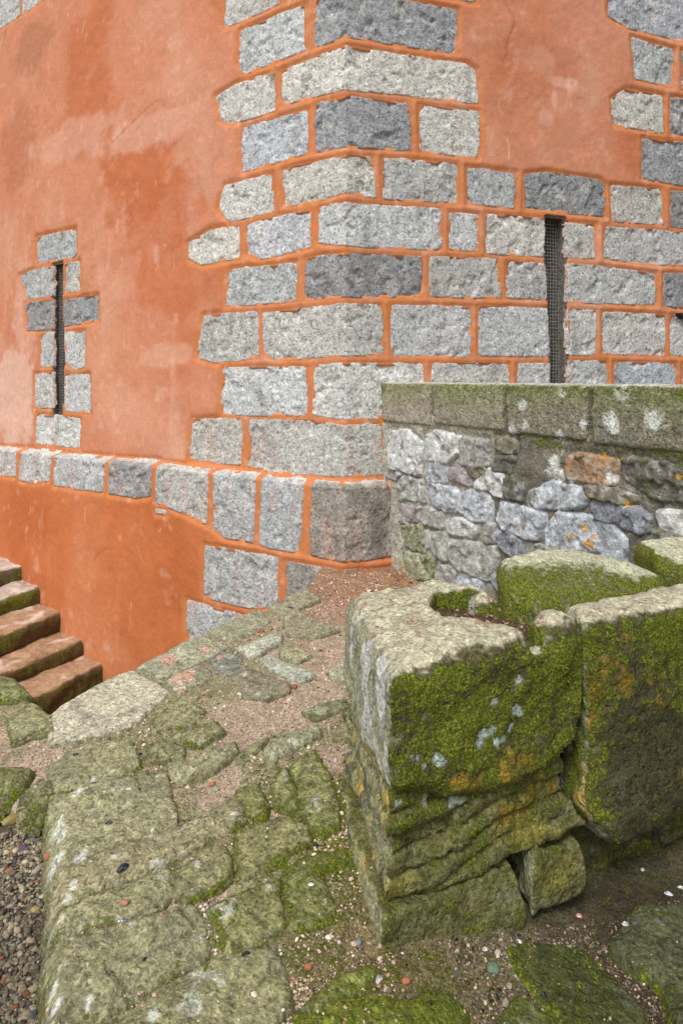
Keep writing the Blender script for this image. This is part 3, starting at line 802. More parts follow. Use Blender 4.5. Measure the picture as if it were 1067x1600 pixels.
# ------------------------------------------------------------------ STAIRS along the left wall
st_R = wall_unproj(px('T9', [(150, 132), (262, 268), (390, 425), (525, 598), (657, 745)]), PL)
st_L = [px('T9', [p])[0] for p in [(0, 168), (0, 345), (0, 575), (0, 812), (240, 945)]]
R3 = wall_map(st_R[:, 0], st_R[:, 1], np.full(5, PL))
stairs = root("staircase", (R3[4][0], R3[4][1], -3.2), "worn stone steps stained with moss and orange, climbing left beside the orange wall", "stairs", kind="thing")
dirs = []
for r, (lx, ly) in zip(R3, st_L):
    z = r[2]; Yd = -z * FPX / (ly - HY); dirs.append(np.array([(lx - CX) / FPX * Yd - r[0], Yd - r[1]]))
dirs = [d / np.linalg.norm(d) for d in dirs]
dm = np.mean(dirs, 0); dm /= np.linalg.norm(dm)
prev = R3[0] + (R3[0] - R3[1])
for k in range(5):
    r = R3[k]; dd = 0.5 * dirs[k] + 0.5 * dm; dd /= np.linalg.norm(dd)
    perp = np.array([dd[1], -dd[0]])
    up = (R3[max(k - 1, 0)] - R3[min(k + 1, 4)])[:2]
    if perp @ up < 0: perp = -perp
    drop = (r[2] - R3[k + 1][2]) if k < 4 else 0.2
    dep, Ln, hh = 0.62, 3.0, drop + 0.03 if k < 4 else 0.6
    def sdf(X, Y, Z, hh=hh, k=k):
        P = np.stack([X, Y, Z + 9 * k], 1)
        w = 0.028 * fbm(P, 3, 2, 80 + k) + 0.020 * fbm(P, 9, 3, 90 + k)
        d2 = np.maximum(np.maximum(-Y + 0.0, Y - dep), np.maximum(-X - 0.25, X - Ln))
        wear = 0.018 * np.exp(-((X - .9) / .5) ** 2)
        dz = np.maximum(Z + wear, -hh - Z)
        return rbox(d2, dz, 0.055) + w
    V, F = rock(sdf, (-0.3, -0.05, -hh - .05), (1.9, dep + .05, .06), 0.02)
    N = vnormals(V, F)
    P = V + 7 * k
    V = V + N * (0.006 * fbm(P, 24, 2, 33))[:, None]
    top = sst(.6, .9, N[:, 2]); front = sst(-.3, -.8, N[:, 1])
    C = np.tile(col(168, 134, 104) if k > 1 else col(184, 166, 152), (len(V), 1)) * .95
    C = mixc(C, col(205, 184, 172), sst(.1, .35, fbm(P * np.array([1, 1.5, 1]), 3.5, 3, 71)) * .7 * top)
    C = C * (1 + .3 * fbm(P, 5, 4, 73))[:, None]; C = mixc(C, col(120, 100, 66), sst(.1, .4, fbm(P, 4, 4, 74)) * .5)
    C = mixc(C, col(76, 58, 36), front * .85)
    ms = front * (0.42 + .35 * fbm(P, 2.5, 3, 72)) + (0.45 if k == 1 else 0) * front * .4 + .12 * (k == 0) * front
    Wd = np.stack([r[0] + V[:, 0] * dd[0] + V[:, 1] * perp[0], r[1] + V[:, 0] * dd[1] + V[:, 1] * perp[1], r[2] + V[:, 2]], 1)
    if dd[0] * perp[1] - dd[1] * perp[0] < 0: F = F[:, ::-1]
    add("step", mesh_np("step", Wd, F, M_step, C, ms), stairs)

# ------------------------------------------------------------------ RUBBLE WALL with granite coping
W0 = np.array([0.340, 5.06]); WD = np.array([0.511, -0.86]); WN = np.array([-0.86, -0.511])


def rmap(a, b, n):
    return np.stack([W0[0] + a * WD[0] + n * WN[0], W0[1] + a * WD[1] + n * WN[1], b], 1)


def run(pts, n=0.0):
    out = []
    o = W0 + WN * n
    for x, y in pts:
        k = (x - CX) / FPX                      # (o + a*WD).x = k*(o + a*WD).y
        a = (k * o[1] - o[0]) / (WD[0] - k * WD[1]); Yd = o[1] + a * WD[1]
        out.append((a, -(y - HY) / FPX * Yd))
    return np.array(out)


rub = root("rubble_wall", (0.9, 4.1, -1.7), "grey rubble stone wall with mossy granite coping butting against the orange tower", "wall", kind="thing")
RC = {'pale': (186, 186, 182), 'blue': (168, 172, 177), 'grey': (150, 148, 142), 'dark': (104, 100, 92), 'green': (146, 146, 118), 'brown': (146, 122, 98),
      'slate': (120, 122, 128), 'earth': (120, 112, 96), 'purp': (150, 140, 140), 'gran': (156, 156, 148)}
RS = [
 ('T7', 'pale', [(55, 385), (190, 375), (290, 460), (265, 668), (60, 620)]), ('T7', 'pale', [(305, 420), (370, 378), (545, 420), (550, 500), (470, 590), (310, 560)]),
 ('T7', 'grey', [(570, 422), (740, 450), (750, 620), (570, 590)]), ('T7', 'blue', [(310, 572), (460, 590), (460, 730), (320, 720)]),
 ('T7', 'purp', [(480, 640), (600, 640), (640, 750), (485, 700)]), ('T7', 'earth', [(605, 615), (730, 630), (680, 690), (630, 670)]),
 ('T7', 'pale', [(680, 705), (750, 638), (840, 680), (850, 830), (680, 760)]), ('T7', 'grey', [(48, 635), (140, 670), (120, 715), (45, 690)]),
 ('T7', 'gran', [(125, 790), (170, 685), (290, 725), (305, 860), (130, 850)]), ('T7', 'blue', [(335, 735), (520, 790), (530, 930), (440, 930), (340, 850)]),
 ('T7', 'blue', [(545, 820), (700, 785), (770, 860), (765, 1000), (620, 990), (545, 900)]), ('T7', 'purp', [(182, 900), (282, 905), (272, 1000), (190, 990)]),
 ('T7', 'grey', [(302, 910), (420, 940), (420, 1050), (295, 1000)]), ('T7', 'pale', [(455, 1000), (570, 985), (680, 1060), (640, 1110), (480, 1080)]),
 ('T7', 'green', [(150, 1040), (298, 1020), (302, 1230), (180, 1150)]), ('T7', 'gran', [(320, 1070), (470, 1100), (465, 1270), (330, 1240)]),
 ('T7', 'gran', [(490, 1140), (800, 1180), (790, 1420), (560, 1340), (485, 1250)]), ('T7', 'grey', [(138, 870), (172, 900), (180, 1010), (135, 1000)]),
 ('T7', 'green', [(170, 1215), (380, 1265), (390, 1410), (200, 1400)]), ('T7', 'grey', [(400, 1305), (520, 1335), (530, 1430), (400, 1430)]),
 ('T7', 'blue', [(540, 1355), (710, 1425), (700, 1560), (540, 1440)]), ('T7', 'slate', [(795, 1300), (880, 1310), (850, 1500), (790, 1425)]),
 ('T7', 'blue', [(825, 870), (1010, 915), (1130, 960), (1105, 1120), (990, 1110), (820, 1030)]), ('T7', 'slate', [(815, 1095), (900, 1085), (1005, 1185), (1005, 1290), (890, 1235), (820, 1175)]),
 ('T7', 'earth', [(800, 425), (930, 432), (930, 520), (800, 500)]), ('T7', 'dark', [(800, 545), (920, 560), (900, 660), (800, 640)]),
 ('T7', 'dark', [(862, 705), (1010, 740), (980, 850), (870, 830)]), ('T7', 'grey', [(1030, 805), (1085, 785), (1060, 900), (1030, 900)]),
 ('T8', 'blue', [(10, 800), (130, 727), (340, 790), (370, 830), (355, 885), (180, 905), (20, 895)]), ('T8', 'brown', [(235, 640), (265, 552), (400, 552), (570, 582), (570, 750), (430, 730), (245, 700)]),
 ('T8', 'dark', [(622, 585), (700, 562), (1020, 640), (1020, 860), (850, 840), (640, 710)]), ('T8', 'earth', [(375, 772), (540, 775), (720, 862), (600, 872), (410, 825)]),
 ('T8', 'slate', [(405, 880), (440, 858), (600, 882), (630, 930), (590, 1000), (440, 985)]), ('T8', 'slate', [(645, 922), (700, 917), (800, 980), (800, 1050), (750, 1085), (625, 1050)]),
 ('T8', 'pale', [(865, 942), (1150, 965), (1150, 1115), (1060, 1092), (892, 1050)]), ('T8', 'blue', [(115, 1020), (180, 952), (400, 982), (500, 1005), (660, 1150), (650, 1300), (250, 1300), (105, 1200)]),
 ('T8', 'dark', [(675, 1100), (790, 1110), (800, 1330), (675, 1330)]), ('T8', 'earth', [(830, 1085), (890, 1070), (1150, 1140), (1150, 1250), (830, 1200)]),
 ('T8', 'grey', [(-60, 1145), (75, 1190), (95, 1235), (-60, 1225)]), ('T8', 'blue', [(-110, 1250), (150, 1270), (150, 1400), (-110, 1380)]),
 ('T8', 'dark', [(1045, 640), (1250, 660), (1250, 900), (1045, 880)]), ('T7', 'grey', [(740, 1030), (800, 1040), (790, 1150), (720, 1130)]),
]
SEEDORG = run(px('T8', [(165, 955), (290, 1100), (375, 1050), (410, 1155), (445, 1100), (135, 1175), (490, 550), (660, 880), (410, 840), (1040, 690), (605, 565), (255, 1125), (-95, 1035), (-90, 1065)]), 0.03)
WHT = run(px('T8', [(560, 300), (635, 90), (855, 290), (200, 410), (150, 580), (180, 680), (120, 660), (365, 320), (585, 355), (225, 105), (265, 720), (550, 700), (-125, 370), (-35, 330), (-50, 190)]), 0.03)
WR = [.045, .05, .045, .03, .04, .04, .03, .02, .03, .025, .02, .03, .035, .025, .03]


def spots(a, b, C, S, radii, c, seed, k=.9):
    P = np.stack([a, b, a * 0], 1); w = .5 * fbm(P, 40, 3, seed)
    for (x, y), r in zip(S, radii):
        C = mixc(C, c, k * sst(1.15, .8, np.hypot(a - x, b - y) / r + w))
    return C


def rub_hf(cn, seed):
    base = col(*RC[cn]); pale = cn in ('pale', 'blue')
    def hf(a, b, d):
        P = np.stack([a, b, a * 0 + seed], 1)
        tx, ty = math.sin(seed * 3.3) * .12, math.cos(seed * 5.1) * .12
        c = a.mean(), b.mean()
        n = 0.028 + .4 * tx * (a - c[0]) + .4 * ty * (b - c[1]) + 0.009 * fbm(P, 6, 3, seed) + .006 * fbm(P, 26, 3, seed + 1)
        n -= 0.016 * sst(0.0, .04, fbm(P, 7, 2, seed + 5))
        n -= 0.045 * (1 - sst(-0.008, 0.012, d))
        C = base[None, :] * (1 + .22 * fbm(P, 8, 4, seed + 2))[:, None]
        C = mixc(C, col(205, 208, 206), sst(.05, .3, fbm(P, 20, 4, seed + 3)) * (.6 if pale else .3))
        C = mixc(C, col(104, 102, 94), sst(.15, .4, fbm(P, 14, 4, seed + 4)) * .65)
        if cn == 'brown': C = mixc(C, col(164, 128, 92), sst(0, .3, fbm(P, 12, 3, seed + 8)) * .7)
        C = spots(a, b, C, SEEDORG, [.015, .016, .02, .03, .012, .011, .018, .02, .013, .013, .010, .010, .012, .010], col(190, 140, 44), 9, .8)
        C = spots(a, b, C, WHT, WR, col(208, 210, 204), 10)
        M = (.34 if cn in ('dark', 'green') else .14 if cn == 'earth' else -.05) + .25 * fbm(P, 9, 3, seed + 6)
        return n, C, M
    return hf


RP = [run(px(t, p), 0.03) for t, c, p in RS]
for k, ((t, c, p), P) in enumerate(zip(RS, RP)):
    V, F, C, M = patch(P, rmap, rub_hf(c, 300 + k), res=0.0085, warp=0.009, wfreq=10, seed=400 + k, cornr=.05, margin=.014, grow=.020)
    o = add("rubble_stone", mesh_np("rubble_stone", V, F, M_rubble, C, M), rub)
    if c == 'brown': o["label"] = "rusty brown stone"
# mortar core of the rubble wall
ga = np.arange(-0.25, 4.4, 0.014); gb = np.arange(-2.3, -0.25, 0.014)
AA, BB = np.meshgrid(ga, gb, indexing='ij'); a, b = AA.ravel(), BB.ravel(); P3 = np.stack([a, b, a * 0], 1)
n = -0.006 + .010 * fbm(P3, 7, 4, 501) + .005 * fbm(P3, 30, 3, 502)
dm_ = np.full(len(a), .3)
for P in RP:
    lo, hi = P.min(0) - .1, P.max(0) + .1
    m = (a > lo[0]) & (a < hi[0]) & (b > lo[1]) & (b < hi[1]); dm_[m] = np.minimum(dm_[m], -inpoly_dist(P, a[m], b[m]))
n += .016 * sst(.015, .06, dm_) + .006 * fbm(P3, 15, 3, 77) * sst(.01, .05, dm_)
C = np.tile(col(168, 164, 150), (len(a), 1))
C = mixc(C, col(96, 90, 76), sst(.8, 1.3, a + .2 * fbm(P3, 3, 2, 503)) * .75)
C = mixc(C, col(170, 138, 62), sst(.12, .4, fbm(P3, 8, 4, 504)) * .65 * sst(1.4, .7, a))
C = mixc(C, col(188, 186, 172), sst(.2, .5, fbm(P3, 12, 4, 505)) * .5)
C = spots(a, b, C, SEEDORG, [.015, .016, .02, .03, .012, .011, .018, .02, .013, .013, .010, .010, .012, .010], col(190, 140, 44), 9, .8)
C = spots(a, b, C, WHT, WR, col(208, 210, 204), 10)
I = np.arange(len(a)).reshape(AA.shape)
add("mortar", mesh_np("mortar", rmap(a, b, n), np.stack([I[:-1, :-1].ravel(), I[1:, :-1].ravel(), I[1:, 1:].ravel(), I[:-1, 1:].ravel()], 1), M_mortar, C,
    .25 * sst(.5, 1.2, a) + .12 + .3 * fbm(P3, 5, 3, 506) + .25 * sst(-.42, -.33, b) * sst(.8, 1.5, a) - .12), rub)
# coping blocks: real blocks 0.3 m high and 0.42 m deep
xs = run(px('T7', [(36, 40), (378, 40), (884, 40)]) + px('T8', [(418, 40), (1250, 40), (2300, 40)]), 0.02)[:, 0]
cop_bot = [run(px('T7', [(200, 330)]), .02)[0, 1], run(px('T7', [(640, 360)]), .02)[0, 1], run(px('T8', [(150, 425)]), .02)[0, 1], run(px('T8', [(750, 505)]), .02)[0, 1], -.34]
for k in range(5):
    a0, a1 = xs[k] + .017, xs[k + 1] - .020
    if k == 0: a0 -= .03
    zt, zb_ = -0.036, cop_bot[k] + .008
    def sdf(X, Y, Z, a0=a0, a1=a1, k=k, zb_=zb_):
        P = np.stack([X, Y, Z], 1)
        d2 = np.maximum(np.maximum(a0 - X, X - a1), np.maximum(Y - 0.028, -0.40 - Y))
        dz = np.maximum(Z - zt, zb_ - Z)
        return rbox(d2, dz, 0.018) + .007 * fbm(P, 9, 2, 600 + k)
    V, F = rock(sdf, (a0, -.42, zb_), (min(a1, 4.3), .05, zt), 0.0125)
    N = vnormals(V, F); V = V + N * (.005 * fbm(V, 30, 3, 610))[:, None]
    C = np.tile(col(*((158, 150, 134), (146, 140, 122), (134, 128, 112), (122, 118, 102), (128, 122, 106))[k]), (len(V), 1)) * (1 + .2 * fbm(V, 5, 3, 611 + k))[:, None]
    C = mixc(C, col(158, 150, 136), sst(.1, .4, fbm(V, 22, 3, 612)) * .5)
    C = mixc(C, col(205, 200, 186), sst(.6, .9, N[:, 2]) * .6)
    C = spots(V[:, 0], V[:, 2], C, WHT, WR, col(208, 210, 204), 10)
    C = mixc(C, col(122, 130, 74), .55 * sst(-.25, -.05, V[:, 2] + .05 * fbm(V, 5, 3, 4)) * (1 - sst(.6, .9, N[:, 2])))
    ms = .06 + .22 * fbm(V, 4, 3, 613) + .42 * sst(-.17, -.05, V[:, 2] + .04 * fbm(V, 8, 2, 3)) * (.8 if k < 2 else 1) - .45 * sst(.6, .9, N[:, 2]) + .12 * sst(-.25, -.33, V[:, 2])
    o = add("coping_stone", mesh_np("coping_stone", rmap(V[:, 0], V[:, 2], V[:, 1]), F, M_block, C, ms), rub)
# fill behind the coping
q = np.array([(-.2, -.42), (4.4, -.42), (4.4, -.07), (-.2, -.07)])
Vt = np.concatenate([rmap(q[:, 0], np.full(4, -.345), q[:, 1]), rmap(q[:, 0], np.full(4, -2.3), q[:, 1])])
add("core", mesh_np("core", Vt, np.array([(0, 1, 2, 3), (7, 6, 5, 4), (0, 4, 5, 1), (1, 5, 6, 2), (2, 6, 7, 3), (3, 7, 4, 0)]), M_dark, smooth=False), rub)

# ------------------------------------------------------------------ PARAPET of big weathered blocks in the foreground
par = root("parapet_wall", (0.6, 2.3, -1.65), "massive mossy broken parapet of weathered blocks in the right foreground", "parapet", kind="thing")
FA = np.array([0.135, 1.955]); FD = np.array([0.906, 0.423]); FN = np.array([0.423, -0.906])


def fpt(t, off=0.0):
    return tuple(FA + FD * t + FN * off)


def ptop(X):
    return np.where(X < .8, -0.84 + .1 * (X - .14), -0.775)


def pd(poly, X, Y):
    return -inpoly_dist(poly, X, Y)


LICH = [(855, 765), (970, 805), (995, 830), (950, 915), (790, 945), (830, 930), (780, 985), (760, 1000), (865, 985), (905, 970), (550, 1095), (400, 1080), (440, 1078), (980, 640), (470, 1125), (515, 1365), (665, 1355), (712, 1350), (360, 1365)]


def fun(pts):
    """picture points on the parapet's front face plane -> (t, z)"""
    out = []
    for x, y in pts:
        k = (x - CX) / FPX
        t = (k * FA[1] - FA[0]) / (FD[0] - k * FD[1]); Yd = FA[1] + t * FD[1]
        out.append((t, -(y - HY) / FPX * Yd))
    return np.array(out)


LI = fun(px('TB', LICH))
YEL = fun([(790, 1200), (740, 1215), (820, 1190), (715, 1222), (935, 1040), (925, 1080), (960, 1055), (915, 1120), (905, 1170), (960, 990), (1000, 1050), (1010, 1090), (880, 1240), (850, 1250), (830, 1270), (800, 1285), (1040, 1200), (860, 1215), (893, 1215)])
YR = [.075, .06, .05, .05, .06, .06, .05, .04, .03, .03, .03, .03, .04, .05, .05, .05, .03, .04, .03]


MOSSY = []


def finish(V, F, name, kind, seed, disp=1.0, label=None, mat=None):
    N = vnormals(V, F)
    V = V + N * (disp * (.008 * fbm(V, 8, 3, seed) + .006 * fbm(V, 26, 3, seed + 1) + .003 * fbm(V, 70, 2, seed + 2)))[:, None]
    N = vnormals(V, F)
    tf = (V[:, :2] - FA) @ FD; zf = V[:, 2]
    top = sst(.55, .85, N[:, 2]); fr = sst(.3, .75, N[:, :2] @ FN); lf = sst(.35, .8, -N[:, 0])
    S = np.array([1, 1, .35])
    if kind == 'cap':
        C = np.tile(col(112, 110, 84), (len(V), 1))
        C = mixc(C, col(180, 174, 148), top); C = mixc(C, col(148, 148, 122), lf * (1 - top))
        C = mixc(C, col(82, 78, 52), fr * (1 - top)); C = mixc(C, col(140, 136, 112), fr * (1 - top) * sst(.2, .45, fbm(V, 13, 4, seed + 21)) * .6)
        dkr = sst(.74, .90, tf) * fr * (1 - top) * sst(-.86, -1.12, zf + .12 * fbm(V, 4, 4, 8))  # dark brown lower right of the face, shade there painted in too
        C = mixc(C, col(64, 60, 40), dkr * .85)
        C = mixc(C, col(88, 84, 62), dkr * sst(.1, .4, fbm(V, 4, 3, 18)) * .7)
        C = mixc(C, col(150, 140, 118), top * sst(.05, .35, fbm(V, 6, 3, seed + 3)) * .8)
        C = mixc(C, col(150, 112, 92), top * sst(.3, .42, fbm(V, 17, 3, seed + 4)) * .7)
        C = mixc(C, col(198, 198, 192), lf * (1 - top) * sst(.05, .2, fbm(V * S, 9, 4, seed + 5)) * sst(-1.4, -1.0, zf) * .9)
        M = top * (.16 + .22 * fbm(V, 6, 3, seed + 6)) + lf * (1 - top) * (.30 + .3 * fbm(V, 6, 3, seed + 7)) + fr * (1 - top) * (.64 + .36 * fbm(V, 4.5, 4, seed + 8) + .22 * fbm(V, 22, 3, seed + 18))
        M += .35 * (1 - top) * (1 - fr) * (1 - lf)
        M -= dkr * (.30 + .3 * fbm(V, 3.5, 4, 19))
        kb = sst(.13, .08, np.hypot(V[:, 0] - .70, V[:, 1] - 2.27)) * sst(.95, .6, N[:, 2])
        M += .45 * kb * (1 - fr)
        edge = fr * sst(.5, .15, np.abs(N[:, 2] - .45))
        M -= .25 * sst(-.9, -.84, zf) * sst(.3, .6, N[:, 2])
    elif kind == 'back':
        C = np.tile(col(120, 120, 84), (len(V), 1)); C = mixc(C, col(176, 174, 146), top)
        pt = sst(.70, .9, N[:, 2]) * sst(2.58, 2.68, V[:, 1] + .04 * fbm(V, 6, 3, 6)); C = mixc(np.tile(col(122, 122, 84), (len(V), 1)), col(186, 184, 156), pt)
        M = .60 + .2 * fbm(V, 5, 3, seed + 6) - .46 * pt
    else:
        C = np.tile(col(100, 98, 60), (len(V), 1)) * (1 + .25 * fbm(V * np.array([1, 1, 3]), 6, 3, seed + 3))[:, None]
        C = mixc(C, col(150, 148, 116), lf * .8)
        if kind == 'deep': C *= .6  # recessed stones coloured darker, standing in for shade under the overhang
        M = .42 + .34 * fbm(V, 5, 3, seed + 6) - .12 * lf
        C = mixc(C, col(120, 118, 92), sst(.1, .4, fbm(V, 10, 3, seed + 9)) * .5); C = mixc(C, col(128, 118, 44), sst(.12, .4, fbm(V, 7, 4, seed + 12)) * .5)
    # orange-yellow lichen and pale lichen rosettes on the outer face
    w = .8 * fbm(V, 9, 4, 91) + 1.0 * fbm(V, 34, 4, 92) + .25
    for (t_, z_), r in zip(YEL, YR):
        y = sst(1.1, .7, np.hypot(tf - t_, zf - z_) / r + w) * fr
        C = mixc(C, mixc(np.tile(col(128, 112, 34), (len(V), 1)), col(158, 122, 26), sst(-.1, .3, fbm(V, 30, 3, 94))), y * .65); M = M - .16 * y
    if kind in ('cap', 'base'):
        y = lf * sst(.08, .3, fbm(V * np.array([1, 1, .6]), 7, 4, 95)) * sst(-1.12, -1.22, zf) * sst(-1.62, -1.5, zf)
        C = mixc(C, col(170, 144, 66), y * .8); M = M - .4 * y
        y = lf * sst(.12, .3, fbm(V * np.array([1, 1, .6]), 8, 4, 98)) * sst(-1.2, -1.3, zf)
        C = mixc(C, col(72, 72, 66), y * .7)
    w = .5 * fbm(V, 45, 3, 93)
    for k, (t_, z_) in enumerate(LI):
        r = (.013, .018, .013, .012, .018, .018, .012, .012, .014, .012, .018, .009, .009, .012, .01, .014, .018, .016, .012)[k]
        y = sst(1.15, .8, np.hypot(tf - t_, zf - z_) / r + w) * sst(.2, .5, N[:, :2] @ FN)
        C = mixc(C, col(160, 174, 162), y * .85); M = M - .9 * y
    o = add(name, mesh_np(name, V, F, mat or M_block, C, M), par)
    MOSSY.append((V, N, M + .35 * fbm(V, 20, 3, 66)))
    if label: o["label"] = label
    return V, F


# corner block with socket, channel notch and knob
S1 = np.array([(0.135, 1.955), fpt(.335, .008), fpt(.715, -.005), (.79, 2.36), (.74, 2.52), (.57, 2.62), (.50, 2.70), (.38, 2.79), (.20, 2.71), (.045, 2.70), (.02, 2.62)])
CH = np.array([(.325, 2.47), (.36, 2.36), (.45, 2.31), (.54, 2.28), (.585, 2.22), (.60, 2.10), (.635, 2.10), (.64, 2.25), (.80, 2.36), (.80, 2.56), (.60, 2.60), (.48, 2.64), (.36, 2.61)])


def smax(a, b, k):
    h = np.clip(.5 + .5 * (a - b) / k, 0, 1)
    return b + (a - b) * h + k * h * (1 - h)


def sd_cap1(X, Y, Z):
    P = np.stack([X, Y, Z], 1)
    w = .022 * fbm(P, 3.2, 2, 700) + .010 * fbm(P, 11, 2, 701)
    tf = (X - FA[0]) * FD[0] + (Y - FA[1]) * FD[1]
    zb = -1.225 - .07 * sst(.0, .35, tf) + .06 * sst(.5, .72, tf)
    zt = ptop(X) - .02 * sst(.42, .56, tf) * sst(2.4, 2.2, Y)
    d = rbox(pd(S1, X, Y) - .012 + .02 * fbm(P * np.array([1, 1, .6]), 2.2, 2, 705), np.maximum(Z - zt, zb - Z), .065) + w
    fl = -.905 + .035 * sst(2.30, 2.18, Y) + .02 * sst(.45, .33, X)
    c = np.maximum(pd(CH, X, Y) - .5 * w, fl - Z)
    d = smax(d, -c, .035)
    kn = np.sqrt(((X - .70) / .075) ** 2 + ((Y - 2.275) / .10) ** 2 + ((Z + .885) / .105) ** 2) - 1
    lump = np.sqrt(((X - .545) / .06) ** 2 + ((Y - 2.60) / .05) ** 2 + ((Z + .90) / .07) ** 2) - 1
    d = -smax(-d, -kn * .08, .03)
    d = -smax(-d, -lump * .055, .02)
    return d + .3 * w


V, F = rock(sd_cap1, (0.0, 1.90, -1.34), (.82, 2.84, -.76), 0.0095)
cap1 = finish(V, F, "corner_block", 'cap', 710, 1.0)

S2 = np.array([fpt(.757, .0), fpt(1.0, .03), fpt(1.3, .03), fpt(2.2, 0), (2.08, 3.0), (1.5, 2.76), (1.1, 2.55), (.88, 2.44), (.79, 2.40)])


def sd_cap2(X, Y, Z):
    P = np.stack([X, Y, Z], 1)
    w = .02 * fbm(P, 3, 2, 720) + .008 * fbm(P, 12, 2, 721)
    tf = (X - FA[0]) * FD[0] + (Y - FA[1]) * FD[1]
    zb = -1.545 - .02 * np.sin(tf * 9) + .07 * sst(1.1, 1.2, tf) + .10 * sst(.85, .7, tf) - .03 * fbm(P * np.array([1, 1, 0]), 5, 2, 3)
    bulge = .03 * sst(-1.2, -1.5, Z)
    return rbox(pd(S2, X, Y) - .02 - bulge, np.maximum(Z - ptop(X) + .02, zb - Z), .05) + w


V, F = rock(sd_cap2, (.70, 2.18, -1.66), (2.1, 3.05, -.74), 0.0125)
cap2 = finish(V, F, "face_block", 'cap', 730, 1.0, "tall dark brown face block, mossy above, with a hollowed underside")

S3 = np.array([(.60, 2.52), (.62, 2.72), (.80, 2.86), (1.10, 2.88), (1.25, 2.64), (1.15, 2.54), (.93, 2.45), (.80, 2.45), (.69, 2.45)])
V, F = rock(lambda X, Y, Z: rbox(pd(S3, X, Y), np.maximum(Z + .735 + .02 * np.sin(X * 6) + .42 * np.maximum(2.66 - Y, 0), -1.5 - Z), .055) - .005 + .022 * fbm(np.stack([X, Y, Z], 1), 4, 2, 740),
            (.55, 2.40, -1.5), (1.32, 2.94, -.70), 0.0115)
cap3 = finish(V, F, "back_block", 'back', 745, 1.0, "bright green rounded block behind the channel")
S4 = np.array([(1.24, 2.72), (1.28, 2.98), (2.2, 3.3), (2.3, 3.0), (1.6, 2.78), (1.34, 2.62)])
V, F = rock(lambda X, Y, Z: rbox(pd(S4, X, Y), np.maximum(Z + .705, -1.5 - Z), .06) + .02 * fbm(np.stack([X, Y, Z], 1), 4, 2, 750),
            (1.2, 2.58, -1.5), (2.3, 3.34, -.67), 0.0125)
cap4 = finish(V, F, "end_block", 'back', 755, 1.0)
# infill under the channel
V = np.stack(np.meshgrid(np.arange(.36, .90, .012), np.arange(2.28, 2.66, .012), indexing='ij'), -1).reshape(-1, 2)
nA, nB = len(np.arange(.36, .90, .012)), len(np.arange(2.28, 2.66, .012))
P3 = np.concatenate([V, V[:, :1] * 0], 1)
V = np.concatenate([V, (-.892 + .02 * fbm(P3, 9, 3, 760))[:, None]], 1)
I = np.arange(nA * nB).reshape(nA, nB)
Fc = np.stack([I[:-1, :-1].ravel(), I[1:, :-1].ravel(), I[1:, 1:].ravel(), I[:-1, 1:].ravel()], 1)
chan_surf = (V, Fc)
add("channel_silt", mesh_np("channel_silt", V, Fc, M_soil, np.tile(col(84, 68, 48), (len(V), 1)), .3 + .3 * fbm(V, 8, 2, 4)), par)


def ledge_rock(t0, t1, z0, z1, back, seed, lay, name, kind, off=0.0, lf=0.0, zfun=None, h=.0105, r=.03, slope=0.0):
    """layered schist rock under the cap blocks; t along the face, z0 bottom, z1 top"""
    A, B_ = fpt(t0, off), fpt(t1, off)
    bk = [(B_[0] - .423 * back, B_[1] + .906 * back), (A[0] - .13 * back / .75 - lf, A[1] + .77 * back / .75)]
    poly = np.array([A, B_, *bk])
    def sdf(X, Y, Z):
        P = np.stack([X, Y, Z], 1)
        tf = (X - FA[0]) * FD[0] + (Y - FA[1]) * FD[1]
        zz = Z + slope * tf + .02 * fbm(P, 3, 2, seed)
        if lay < .2:
            q = zz / lay + 1.1 * fbm(P * np.array([1, 1, .5]), 2.5, 2, seed + 5)
            ly = np.floor(q); hb = np.mod(np.sin(ly * 12.9898 + seed) * 43758.5453, 1)
            bk_ = np.floor(tf * (2.2 + 3 * hb) + 7 * hb + .5 * fbm(P, 5, 2, seed + 6)); hc = np.mod(np.sin(bk_ * 78.233 + ly * 3.7) * 12543.3, 1)
            fr_ = q - ly
            led = .075 * hc * (.35 + .65 * hb) + .02 * (sst(.82, 1, fr_) + sst(.14, 0, fr_))
        else:
            led = .02 * fbm(P, 5, 2, seed + 3)
        zt, zb = (z1, z0) if zfun is None else zfun(tf)
        return rbox(pd(poly, X, Y) + led, np.maximum(Z - zt, zb - Z), r) + .042 * fbm(P, 3.2, 3, seed + 1) + .010 * ridged(P, 11, 3, seed + 2)
    lo = (poly[:, 0].min() - .04, poly[:, 1].min() - .04, z0 - .12); hi = (poly[:, 0].max() + .04, poly[:, 1].max() + .04, z1 + .12)
    V, F = rock(sdf, lo, hi, h)
    return finish(V, F, name, kind, seed + 9, .9)


parts_low = []
parts_low.append(ledge_rock(-.01, .74, -1.56, -1.22, .70, 800, .062, "layered_rock", 'base', off=-.012, lf=.0, slope=-.16,
                            zfun=lambda t: (-1.20 + t * 0, -1.545 + .05 * sst(.35, .8, t))))
parts_low.append(ledge_rock(-.035, .475, -1.72, -1.54, .68, 830, .3, "footing_stone", 'base', off=.02, lf=.02, r=.02,
                            zfun=lambda t: (-1.53 + .03 * t, -1.74 + t * 0)))
parts_low.append(ledge_rock(.51, .745, -1.76, -1.50, .26, 860, .3, "footing_stone", 'base', off=.015, r=.045,
                            zfun=lambda t: (-1.46 - .06 * sst(.5, .6, t), -1.725 + t * 0)))
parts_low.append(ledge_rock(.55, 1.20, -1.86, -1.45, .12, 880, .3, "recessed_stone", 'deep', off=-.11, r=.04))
parts_low.append(ledge_rock(1.13, 2.1, -1.72, -1.50, .25, 900, .1, "footing_stone", 'deep', off=-.02, r=.03))
